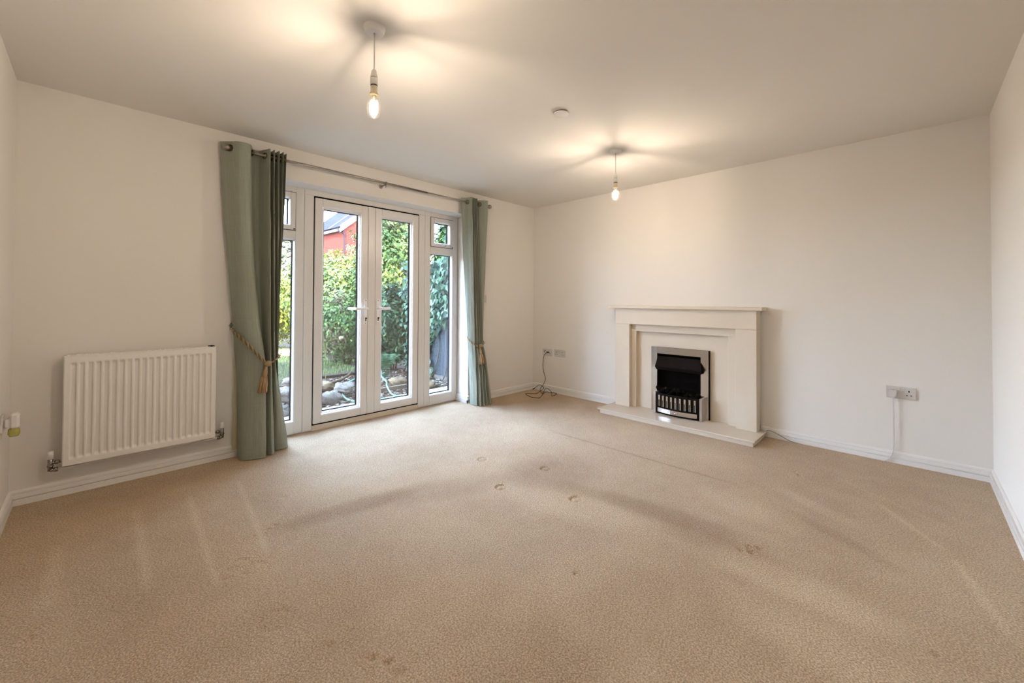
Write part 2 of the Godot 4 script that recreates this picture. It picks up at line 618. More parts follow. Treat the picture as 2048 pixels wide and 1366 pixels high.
# furniture prints: x, z, radius, depth, kind (0 ring, 1 pit)
var prints := [
	[-1.886, 1.786, 0.030, 0.006, 0], [-2.301, 1.770, 0.030, 0.006, 0], [-2.097, 2.192, 0.030, 0.006, 0], [-2.084, 1.349, 0.030, 0.005, 0],
	[-1.905, 3.053, 0.017, 0.010, 1], [-1.945, 3.07, 0.015, 0.009, 1], [-1.88, 3.085, 0.013, 0.008, 1], [-1.96, 3.03, 0.012, 0.007, 1],
	[-0.731, 3.031, 0.02, 0.006, 1], [-0.77, 3.06, 0.015, 0.006, 1], [-3.429, 1.252, 0.016, 0.007, 1], [-3.47, 1.27, 0.014, 0.006, 1],
	[-3.531, 1.289, 0.008, 0.009, 1], [-3.64, 1.49, 0.04, 0.004, 0], [-3.60, 1.56, 0.04, 0.004, 0], [-3.68, 1.53, 0.04, 0.003, 0],
	[-2.643, 2.573, 0.010, 0.008, 1], [-3.532, 2.20, 0.018, 0.006, 1], [-3.448, 2.352, 0.016, 0.007, 1], [-3.42, 2.40, 0.014, 0.006, 1], [-3.41, 2.46, 0.02, 0.005, 1],
	[-2.134, 3.656, 0.012, 0.008, 1], [-4.239, 1.449, 0.02, 0.007, 1], [-3.62, 1.95, 0.05, 0.003, 0], [-3.3, 0.95, 0.02, 0.004, 1],
]

func carpet_grid(x0: float, x1: float, z0: float, z1: float, step: float, na: FastNoiseLite, nb: FastNoiseLite) -> Array:
	var nx := int(ceil((x1 - x0) / step)) + 1
	var nz := int(ceil((z1 - z0) / step)) + 1
	var dx := (x1 - x0) / (nx - 1)
	var dz := (z1 - z0) / (nz - 1)
	var pos := PackedVector3Array()
	var nor := PackedVector3Array()
	var col := PackedColorArray()
	pos.resize(nx * nz)
	nor.resize(nx * nz)
	col.resize(nx * nz)
	var uv := PackedVector2Array()
	uv.resize(nx * nz)
	var base := Vector3(0.71, 0.53, 0.352)
	var tint := PackedFloat32Array()
	tint.resize(nx * nz)
	var high := PackedFloat32Array()
	high.resize(nx * nz)
	for j in nz:
		for i in nx:
			var x := x0 + dx * i
			var z := z0 + dz * j
			tint[j * nx + i] = 1.0 + 0.09 * na.get_noise_2d(x * 100.0, z * 100.0) + 0.045 * nb.get_noise_2d(x * 100.0, z * 100.0)
			tint[j * nx + i] += rng.randf_range(-0.05, 0.05)
			high[j * nx + i] = 0.0012 * nb.get_noise_2d(x * 300.0, z * 300.0)
	for p in pile:
		var ca := cos(deg_to_rad(p[4]))
		var sa := sin(deg_to_rad(p[4]))
		var reach: float = 2.2 * maxf(p[2], p[3])
		for j in range(maxi(0, int((p[1] - reach - z0) / dz)), mini(nz, int((p[1] + reach - z0) / dz) + 1)):
			for i in range(maxi(0, int((p[0] - reach - x0) / dx)), mini(nx, int((p[0] + reach - x0) / dx) + 1)):
				var ux: float = x0 + dx * i - p[0]
				var uz: float = z0 + dz * j - p[1]
				var a: float = (ux * ca + uz * sa) / p[2]
				var b: float = (-ux * sa + uz * ca) / p[3]
				tint[j * nx + i] += 1.9 * p[5] * exp(-1.4 * (a * a + b * b) * (a * a + b * b))
	for t in tracks:
		var a := Vector2(t[0], t[1])
		var b := Vector2(t[2], t[3])
		var lo := a.min(b) - Vector2.ONE * 0.1
		var hi := a.max(b) + Vector2.ONE * 0.1
		for j in range(maxi(0, int((lo.y - z0) / dz)), mini(nz, int((hi.y - z0) / dz) + 1)):
			for i in range(maxi(0, int((lo.x - x0) / dx)), mini(nx, int((hi.x - x0) / dx) + 1)):
				var q := Vector2(x0 + dx * i, z0 + dz * j)
				var s := clampf((q - a).dot(b - a) / (b - a).length_squared(), 0.0, 1.0)
				var d: float = q.distance_to(a.lerp(b, s)) / t[4]
				tint[j * nx + i] += 1.5 * t[5] * exp(-d * d) * smoothstep(0.0, 0.15, s) * smoothstep(0.0, 0.15, 1.0 - s)
	for p in prints:
		var reach: float = p[2] * 2.0
		for j in range(maxi(0, int((p[1] - reach - z0) / dz)), mini(nz, int((p[1] + reach - z0) / dz) + 1)):
			for i in range(maxi(0, int((p[0] - reach - x0) / dx)), mini(nx, int((p[0] + reach - x0) / dx) + 1)):
				var q := Vector2(x0 + dx * i - p[0], z0 + dz * j - p[1])
				var d := q.length()
				if p[4] == 0:
					var w := 0.008
					var open := 0.25 + 0.75 * smoothstep(-0.6, 0.3, q.normalized().dot(Vector2(-0.7, -0.7)) + 0.5)
					high[j * nx + i] -= 1.7 * p[3] * exp(-pow((d - p[2]) / w, 2.0)) * open
				else:
					high[j * nx + i] -= 1.5 * p[3] * exp(-pow(d / p[2], 2.0) * 1.5)
					high[j * nx + i] += p[3] * 0.35 * exp(-pow((d - p[2] * 1.5) / (p[2] * 0.4), 2.0))
	for j in nz:
		for i in nx:
			var k := j * nx + i
			pos[k] = Vector3(x0 + dx * i, high[k], z0 + dz * j)
			uv[k] = Vector2(x0 + dx * i, z0 + dz * j)
			var hx := high[j * nx + mini(i + 1, nx - 1)] - high[j * nx + maxi(i - 1, 0)]
			var hz := high[mini(j + 1, nz - 1) * nx + i] - high[maxi(j - 1, 0) * nx + i]
			nor[k] = Vector3(-hx / (2.0 * dx), 1.0, -hz / (2.0 * dz)).normalized()
			var t := tint[k]
			# where the pile leans away it shows paler and greyer
			col[k] = Color(base.x * t, base.y * (t + (t - 1.0) * 0.18), base.z * (t + (t - 1.0) * 0.35))
	var idx := PackedInt32Array()
	idx.resize((nx - 1) * (nz - 1) * 6)
	var o := 0
	for j in nz - 1:
		for i in nx - 1:
			var k := j * nx + i
			idx[o] = k; idx[o + 1] = k + 1; idx[o + 2] = k + nx
			idx[o + 3] = k + 1; idx[o + 4] = k + nx + 1; idx[o + 5] = k + nx
			o += 6
	var arr := []
	arr.resize(Mesh.ARRAY_MAX)
	arr[Mesh.ARRAY_VERTEX] = pos
	arr[Mesh.ARRAY_NORMAL] = nor
	arr[Mesh.ARRAY_COLOR] = col
	arr[Mesh.ARRAY_TEX_UV] = uv
	arr[Mesh.ARRAY_INDEX] = idx
	return arr

func build_floor() -> void:
	var f := thing("floor", "fitted beige cut-pile carpet with furniture prints and vacuum tracks", "carpet", Vector3.ZERO, "", "structure")
	var na := noise(0.012, 3, 41)
	var nb := noise(0.05, 3, 42)
	var am := ArrayMesh.new()
	am.add_surface_from_arrays(Mesh.PRIMITIVE_TRIANGLES, carpet_grid(-RW, 0.0, 0.0, RD, 0.0078, na, nb))
	am.add_surface_from_arrays(Mesh.PRIMITIVE_TRIANGLES, carpet_grid(OX0, OX1, -0.21, 0.0, 0.01, na, nb))
	var mi := MeshInstance3D.new()
	mi.name = "carpet_pile"
	mi.mesh = am
	mi.material_override = M.carpet
	f.add_child(mi, true)
	var st := ms()
	bx(st, v3(-RW - 0.2, -0.20, -0.31), v3(0.2, -0.016, RD + 0.2))
	obj("floor_slab", st, M.dark_gap, f)

# ---------------------------------------------------------------- French doors and side lights
const ZF := -0.195     # room face of the outer frame

func pane(parent: Node, x0: float, x1: float, y0: float, y1: float, z: float) -> void:
	var st := ms()
	bx(st, v3(x0, y0, z - 0.003), v3(x1, y1, z))
	obj("pane", st, M.glass, parent)

func spacer(parent: Node, x0: float, x1: float, y0: float, y1: float, z: float) -> void:
	var st := ms()
	ring(st, x0 - 0.012, x1 + 0.012, y0 - 0.012, y1 + 0.012, [0.015, 0.015, 0.015, 0.015], z - 0.030, z - 0.004, 0.0)
	obj("spacer_bar", st, M.gasket, parent, "black spacer bar round the double glazing")

func door_leaf(called: String, label: String, x0: float, x1: float, stile_end: float, handle_x: float, toward: float, astragal: bool) -> void:
	var d := thing(called, label, "door", Vector3.ZERO, "", "structure")
	var y0 := 0.060
	var y1 := 2.079
	var zf := -0.188
	var lx0 := x0 + 0.066
	var lx1 := stile_end - 0.062
	var ly0 := y0 + 0.069
	var ly1 := y1 - 0.066
	var st := ms()
	ring(st, x0, stile_end, y0, y1, [0.066, 0.062, 0.069, 0.066], -0.262, zf)
	obj("leaf_frame", st, M.upvc, d)
	st = ms()
	bead(st, lx0, lx1, ly0, ly1, [Vector2(0, zf - 0.002), Vector2(0.006, zf - 0.006), Vector2(0.009, zf - 0.016), Vector2(0.015, zf - 0.020), Vector2(0.020, zf - 0.034), Vector2(0.022, zf - 0.040)])
	obj("glazing_bead", st, M.upvc, d)
	pane(d, lx0 + 0.015, lx1 - 0.015, ly0 + 0.015, ly1 - 0.015, -0.227)
	spacer(d, lx0 + 0.024, lx1 - 0.024, ly0 + 0.024, ly1 - 0.024, -0.227)
	pane(d, lx0 + 0.010, lx1 - 0.010, ly0 + 0.010, ly1 - 0.010, -0.257)
	if astragal:
		st = ms()
		bx(st, v3(stile_end, y0, -0.25), v3(x1, y1, zf + 0.008), 0.004)
		obj("meeting_strip", st, M.upvc, d)
	var h := Node3D.new()
	h.name = "handle"
	d.add_child(h, true)
	for side in [0, 1]:
		var z := zf if side == 0 else -0.262
		var s := 1.0 if side == 0 else -1.0
		st = ms()
		bx(st, v3(handle_x - 0.018, 0.926, z), v3(handle_x + 0.018, 1.174, z + 0.010 * s), 0.004)
		obj("back_plate", st, M.handle, h)
		st = ms(true)
		tube(st, [v3(handle_x, 1.081, z), v3(handle_x, 1.081, z + 0.044 * s)], 0.011, 14)
		obj("neck", st, M.handle, h)
		st = ms()
		bx(st, v3(handle_x - 0.014 * toward, 1.068, z + 0.034 * s), v3(handle_x + 0.118 * toward, 1.094, z + 0.052 * s), 0.007)
		obj("lever", st, M.handle, h)
		for yy in [1.160, 0.940]:
			st = ms(true)
			lathe(st, [Vector2(0.0, 0.0118), Vector2(0.0045, 0.0112), Vector2(0.0045, 0.008)], v3(handle_x, yy, z), 10, Vector3(0, 0, s))
			obj("screw", st, M.bronze, h)
		if side == 0:
			st = ms(true)
			lathe(st, [Vector2(0.0, 0.018), Vector2(0.0075, 0.018), Vector2(0.0085, 0.016), Vector2(0.0085, 0.006)], v3(handle_x + 0.002, 0.988, z), 16, Vector3(0, 0, 1))
			obj("lock_cylinder", st, M.bronze, h)
			st = ms()
			bx(st, v3(handle_x - 0.0035, 0.958, z + 0.006), v3(handle_x + 0.0045, 0.985, z + 0.013), 0.001)
			bx(st, v3(handle_x - 0.001, 0.983, z + 0.018), v3(handle_x + 0.002, 0.993, z + 0.034), 0.001)
			obj("thumb_turn", st, M.black, h)

func side_light(called: String, label: String, x0: float, x1: float, mirror: bool) -> void:
	var w := thing(called, label, "window", Vector3.ZERO, "", "structure")
	var y0 := 0.010
	var y1 := 2.150
	var wl := 0.070
	var st := ms()
	ring(st, x0, x1, y0, y1, [wl, wl, 0.102, 0.062], -0.265, ZF)
	bx(st, v3(x0 + wl, 1.690, -0.265), v3(x1 - wl, 1.772, ZF), 0.003)
	obj("window_frame", st, M.upvc, w)
	var a := x0 + wl
	var b := x1 - wl
	st = ms()
	bead(st, a, b, y0 + 0.102, 1.690, [Vector2(0, ZF - 0.002), Vector2(0.004, ZF - 0.006), Vector2(0.010, ZF - 0.022), Vector2(0.011, ZF - 0.036)])
	obj("glazing_bead", st, M.upvc, w)
	pane(w, a + 0.006, b - 0.006, y0 + 0.108, 1.684, -0.228)
	spacer(w, a + 0.013, b - 0.013, y0 + 0.115, 1.677, -0.228)
	pane(w, a + 0.002, b - 0.002, y0 + 0.104, 1.688, -0.259)
	# the little opening sash at the top, standing proud of the frame
	var sash := Node3D.new()
	sash.name = "opening_sash"
	w.add_child(sash, true)
	var sx0 := a + 0.004
	var sx1 := b - 0.004
	var zs := -0.183
	st = ms()
	ring(st, sx0, sx1, 1.766, 2.088, [0.038, 0.038, 0.037, 0.043], -0.255, zs)
	obj("sash_frame", st, M.upvc, sash)
	st = ms()
	bead(st, sx0 + 0.038, sx1 - 0.038, 1.803, 2.045, [Vector2(0, zs - 0.002), Vector2(0.004, zs - 0.006), Vector2(0.009, zs - 0.022), Vector2(0.010, zs - 0.040)])
	obj("glazing_bead", st, M.upvc, sash)
	pane(sash, sx0 + 0.044, sx1 - 0.044, 1.809, 2.039, -0.222)
	spacer(sash, sx0 + 0.050, sx1 - 0.050, 1.815, 2.033, -0.222)
	st = ms()
	ring(st, sx0 - 0.006, sx1 + 0.006, 1.760, 2.094, [0.006, 0.006, 0.006, 0.006], ZF, ZF + 0.0015, 0.0)
	obj("gasket", st, M.dark_gap, sash, "dark gasket line round the little sash")
	st = ms()
	var hx := (sx0 + sx1) * 0.5
	bx(st, v3(hx - 0.025, 1.770, zs), v3(hx + 0.035, 1.790, zs + 0.010), 0.003)
	bx(st, v3(hx - 0.045, 1.772, zs + 0.010), v3(hx + 0.030, 1.788, zs + 0.030), 0.006)
	obj("sash_handle", st, M.upvc, sash)
	st = ms()
	bx(st, v3(hx + 0.012, 1.777, zs + 0.030), v3(hx + 0.030, 1.784, zs + 0.033), 0.001)
	obj("handle_button", st, M.bronze, sash)
	st = ms()
	bx(st, v3(sx1 - 0.018, 1.768, zs), v3(sx1 - 0.006, 1.780, zs + 0.008), 0.002)
	obj("keep", st, M.bronze, sash)
	if not mirror:
		st = ms()
		bx(st, v3(sx0 + 0.030, 2.052, zs), v3(sx0 + 0.052, 2.082, zs + 0.006), 0.002)
		obj("catch", st, M.upvc, sash)

func build_doors() -> void:
	# outer frame of the doors
	var t := thing("trim_1", "white plastic outer frame and threshold round the French doors", "door frame", Vector3.ZERO, "", "structure")
	var st := ms()
	bx(st, v3(-2.818, 2.094, -0.265), v3(-1.578, 2.150, ZF), 0.003)
	obj("frame_head", st, M.upvc, t)
	for e in [[-2.818, -2.740], [-1.652, -1.578]]:
		st = ms()
		bx(st, v3(e[0], 0.008, -0.265), v3(e[1], 2.094, ZF), 0.003)
		obj("frame_jamb", st, M.upvc, t)
	st = ms()
	bx(st, v3(-2.740, -0.01, -0.268), v3(-1.652, 0.046, ZF - 0.004), 0.003)
	obj("threshold", st, M.upvc_sill, t)
	st = ms()
	bx(st, v3(-2.742, 2.072, -0.25), v3(-1.650, 2.096, -0.199))
	bx(st, v3(-2.742, 0.044, -0.25), v3(-2.726, 2.096, -0.203))
	bx(st, v3(-1.668, 0.044, -0.25), v3(-1.650, 2.096, -0.199))
	bx(st, v3(-2.742, 0.044, -0.25), v3(-1.650, 0.064, -0.203))
	bx(st, v3(-2.162, 0.05, -0.25), v3(-2.155, 2.09, -0.205))
	obj("weather_seal", st, M.gasket, t, "black weather seal showing in the gaps")
	door_leaf("door_1", "left leaf of the white French doors, with the meeting strip and a lever handle pointing left", -2.731, -2.161, -2.234, -2.256, -1.0, true)
	door_leaf("door_2", "right leaf of the white French doors, lever handle pointing right", -2.156, -1.662, -1.662, -2.128, 1.0, false)
	side_light("window_1", "narrow white side window half hidden by the left-hand curtain", -3.262, -2.820, true)
	side_light("window_2", "narrow white side window beside the right-hand curtain, small opening sash on top", -1.576, -1.130, false)
	# packing between frame and masonry
	st = ms()
	bx(st, v3(OX0 - 0.02, 2.145, -0.30), v3(OX1 + 0.02, 2.16, -0.21))
	bx(st, v3(OX0 - 0.02, 0.0, -0.30), v3(-3.262, 2.15, -0.215))
	bx(st, v3(-1.130, 0.0, -0.30), v3(OX1 + 0.02, 2.15, -0.215))
	bx(st, v3(OX0, -0.15, -0.33), v3(OX1, 0.008, -0.21))
	structure("trim_2", st, M.upvc, "white sealant and sill strip between door frame and wall", "trim")

# ---------------------------------------------------------------- fireplace
func build_fireplace() -> void:
	var f := thing("fireplace", "pale marble fireplace surround with stepped opening, mantel shelf and polished hearth", "fireplace")
	var B := 0.0015
	var hy := 0.050
	var st := ms()
	bx(st, v3(-0.390, 0.0, 1.272), v3(-0.019, 0.036, 2.694), B)
	obj("hearth_plinth", st, M.marble, f)
	st = ms()
	bx(st, v3(-0.405, 0.036, 1.250), v3(-0.019, hy, 2.708), 0.002)
	obj("hearth_slab", st, M.marble_polished, f, "polished cream hearth slab")
	for e in [[1.302, 1.468], [2.492, 2.656]]:
		st = ms()
		bx(st, v3(-0.130, hy, e[0]), v3(-0.019, 0.924, e[1]), B)
		bx(st, v3(-0.019, 0.0845, e[0]), v3(0.0, 0.924, e[1]), B)
		obj("pilaster", st, M.marble, f)
	st = ms()
	bx(st, v3(-0.130, 0.9245, 1.302), v3(0.0, 1.090, 2.656), B)
	obj("frieze", st, M.marble, f)
	st = ms()
	bx(st, v3(-0.165, 1.090, 1.235), v3(0.0, 1.119, 2.705), 0.002)
	obj("mantel_shelf", st, M.marble, f)
	for e in [[1.468, 1.519], [2.416, 2.492]]:
		st = ms()
		bx(st, v3(-0.078, hy, e[0]), v3(-0.019, 0.851, e[1]), B)
		obj("inner_upright", st, M.marble, f)
	st = ms()
	bx(st, v3(-0.078, 0.8513, 1.468), v3(-0.019, 0.924, 2.492), B)
	obj("inner_lintel", st, M.marble, f)
	# back panel with the hole for the fire
	st = ms()
	bx(st, v3(-0.032, hy, 1.519), v3(-0.019, 0.851, 1.720))
	bx(st, v3(-0.032, hy, 2.200), v3(-0.019, 0.851, 2.416))
	bx(st, v3(-0.032, 0.67, 1.720), v3(-0.019, 0.851, 2.200))
	obj("back_panel", st, M.marble, f)

func build_electric_fire() -> void:
	var e := thing("electric_fire", "inset electric fire with chrome surround, black canopy and slatted fret, in the marble fireplace", "fire", v3(0, 0.050, 0))
	var z0 := 1.684
	var z1 := 2.244
	var top := 0.653
	var X := -0.072
	var st := ms()
	bx(st, v3(X + 0.006, 0.002, z0 + 0.004), v3(-0.034, top - 0.004, z0 + 0.06))
	bx(st, v3(X + 0.006, 0.002, z1 - 0.06), v3(-0.034, top - 0.002, z1 + 0.004))
	bx(st, v3(X + 0.006, 0.58, z0 + 0.06), v3(-0.034, top - 0.002, z1 - 0.06))
	obj("rear_frame", st, M.black, e, "black rim behind the chrome surround")
	st = ms()
	bx(st, v3(X, 0.0, z0), v3(X + 0.006, top, z0 + 0.062), 0.0015)
	bx(st, v3(X, 0.0, z1 - 0.070), v3(X + 0.006, top, z1), 0.0015)
	bx(st, v3(X, top - 0.067, z0 + 0.062), v3(X + 0.006, top, z1 - 0.070), 0.0015)
	obj("chrome_surround", st, M.chrome, e)
	# black inner box, set back through the hole
	st = ms()
	quad(st, v3(-0.003, 0.0, 1.735), v3(-0.003, 0.0, 2.185), v3(-0.003, 0.60, 2.185), v3(-0.003, 0.60, 1.735), Vector3(-1, 0, 0))
	quad(st, v3(-0.066, 0.0, 1.738), v3(-0.003, 0.0, 1.738), v3(-0.003, 0.60, 1.738), v3(-0.066, 0.60, 1.738), Vector3(0, 0, 1))
	quad(st, v3(-0.066, 0.0, 2.182), v3(-0.003, 0.0, 2.182), v3(-0.003, 0.60, 2.182), v3(-0.066, 0.60, 2.182), Vector3(0, 0, -1))
	quad(st, v3(-0.066, 0.60, 1.738), v3(-0.003, 0.60, 1.738), v3(-0.003, 0.60, 2.182), v3(-0.066, 0.60, 2.182), Vector3(0, -1, 0))
	quad(st, v3(-0.150, 0.003, 1.738), v3(-0.003, 0.003, 1.738), v3(-0.003, 0.003, 2.182), v3(-0.150, 0.003, 2.182), Vector3(0, 1, 0))
	obj("fire_box", st, M.black_matt, e)
	# canopy: slopes out from the top of the opening, with a turned-back lip and side cheeks
	st = ms()
	var ct := [v3(-0.050, 0.560, 1.747), v3(-0.050, 0.560, 2.173)]
	var cb := [v3(-0.135, 0.462, 1.752), v3(-0.135, 0.462, 2.200)]
	var cl := [v3(-0.100, 0.428, 1.752), v3(-0.100, 0.428, 2.190)]
	quad(st, ct[0], ct[1], cb[1], cb[0], Vector3(-1, 0.5, 0))
	quad(st, cb[0], cb[1], cl[1], cl[0], Vector3(-1, -1, 0))
	for k in 2:
		var back := v3(-0.050, 0.428, 1.746 if k == 0 else 2.176)
		var o := Vector3(0, 0, -1 if k == 0 else 1)
		tri(st, ct[k], cb[k], back, o)
		tri(st, cb[k], cl[k], back, o)
	quad(st, cl[0], cl[1], v3(-0.050, 0.428, 2.176), v3(-0.050, 0.428, 1.746), Vector3(0, -1, 0))
	obj("canopy", st, M.hood, e, "matt black sloping canopy")
	# coals
	var coals := Node3D.new()
	coals.name = "coal_bed"
	e.add_child(coals, true)
	var r := RandomNumberGenerator.new()
	r.seed = 3
	for k in 34:
		var c := rock_shape(r.randf_range(0.016, 0.026), r.randf_range(0.012, 0.018), r.randf_range(0.014, 0.022), 100 + k, 8, 6)
		var mi := obj("coal", c, M.coal, coals)
		mi.position = v3(r.randf_range(-0.125, -0.045), 0.200 + r.randf_range(0.0, 0.055), lerpf(1.765, 2.155, (k + r.randf()) / 34.0))
		mi.rotation = v3(r.randf() * 3, r.randf() * 3, r.randf() * 3)
	st = ms()
	bx(st, v3(-0.140, 0.02, 1.745), v3(-0.010, 0.195, 2.175))
	obj("coal_tray", st, M.black_matt, coals)
	# bowed fret
	var fr := Node3D.new()
	fr.name = "fret"
	e.add_child(fr, true)
	var za := 1.772
	var zb := 2.186
	var n := 24
	st = ms()
	for i in n:
		var A := fret_at(float(i) / n, za, zb)
		var Bp := fret_at(float(i + 1) / n, za, zb)
		for y in [[0.006, 0.205]]:
			var a0 := v3(A.x, y[0], A.y)
			var a1 := v3(A.x, y[1], A.y)
			var b0 := v3(Bp.x, y[0], Bp.y)
			var b1 := v3(Bp.x, y[1], Bp.y)
			var inn := Vector3(0.010, 0, 0)
			quad(st, a0, b0, b1, a1, Vector3(-1, 0, 0))
			quad(st, a0 + inn, b0 + inn, b1 + inn, a1 + inn, Vector3(1, 0, 0))
			quad(st, a1, b1, b1 + inn, a1 + inn, Vector3.UP)
			quad(st, a0, b0, b0 + inn, a0 + inn, Vector3.DOWN)
	obj("fret_plate", st, M.black, fr)
	st = ms()
	for i in range(1, n - 1):
		var A := fret_at(float(i) / n, za, zb)
		var Bp := fret_at(float(i + 1) / n, za, zb)
		var o := Vector3(-0.004, 0, 0)
		quad(st, v3(A.x, 0.020, A.y) + o, v3(Bp.x, 0.020, Bp.y) + o, v3(Bp.x, 0.060, Bp.y) + o, v3(A.x, 0.060, A.y) + o, Vector3(-1, 0, 0))
		quad(st, v3(A.x, 0.060, A.y), v3(Bp.x, 0.060, Bp.y), v3(Bp.x, 0.060, Bp.y) + o, v3(A.x, 0.060, A.y) + o, Vector3.UP)
	obj("lower_band", st, M.chrome, fr, "polished chrome band along the foot of the fret")
	for k in 9:
		var t := lerpf(0.085, 0.915, k / 8.0)
		var A := fret_at(t, za, zb)
		st = ms()
		bx(st, v3(A.x - 0.007, 0.076, A.y - 0.0095), v3(A.x - 0.001, 0.186, A.y + 0.0095), 0.003)
		var bar := obj("fret_bar", st, M.chrome, fr)
		bar.set_meta("label", "chrome upright bar")
		st = ms()
		bx(st, v3(A.x - 0.0085, 0.078, A.y - 0.0028), v3(A.x - 0.0068, 0.142, A.y + 0.0028))
		obj("bar_slot", st, M.black, fr)
	st = ms(true)
	var K := fret_at(0.5, za, zb)
	lathe(st, [Vector2(0.016, 0.0), Vector2(0.016, 0.004), Vector2(0.012, 0.006), Vector2(0.010, 0.014), Vector2(0.007, 0.019), Vector2(0.0, 0.021)], v3(K.x - 0.003, 0.040, K.y), 20, Vector3(-1, 0, 0))
	obj("fret_knob", st, M.chrome, fr)
	for p in [[1.742, 1.768], [2.188, 2.214]]:
		st = ms()
		bx(st, v3(-0.150, 0.0, p[0]), v3(-0.074, 0.208, p[1]), 0.003)
		obj("fret_post", st, M.brushed, e, "chrome corner post of the fret")

func fret_at(t: float, za: float, zb: float) -> Vector2:
	return Vector2(-0.142 - 0.038 * (1.0 - pow(2.0 * t - 1.0, 2.0)), lerpf(za, zb, t))

func rock_shape(rx: float, ry: float, rz: float, sd: int, seg := 14, rows := 9) -> SurfaceTool:
	var n := noise(0.9, 2, sd)
	var st := ms(true)
	var p := []
	for j in rows + 1:
		var line := []
		for i in seg:
			var la := PI * j / rows - PI * 0.5
			var lo := TAU * i / seg
			var d := Vector3(cos(la) * cos(lo), sin(la), cos(la) * sin(lo))
			# squarish body with lumps
			var k := 1.0 / pow(pow(absf(d.x), 3.2) + pow(absf(d.y), 3.2) + pow(absf(d.z), 3.2), 1.0 / 3.2)
			k *= 1.0 + 0.42 * n.get_noise_3dv(d * 1.4) + 0.10 * n.get_noise_3dv(d * 4.5)
			line.append(Vector3(d.x * rx, d.y * ry, d.z * rz) * k)
		p.append(line)
	for j in rows:
		for i in seg:
			var a: Vector3 = p[j][i]
			var b: Vector3 = p[j][(i + 1) % seg]
			var c: Vector3 = p[j + 1][(i + 1) % seg]
			var d: Vector3 = p[j + 1][i]
			var o := a + b + c + d
			if j > 0:
				tri(st, a, b, c, o)
			if j < rows - 1:
				tri(st, a, c, d, o)
			elif j == rows - 1 and j > 0:
				pass
	return st

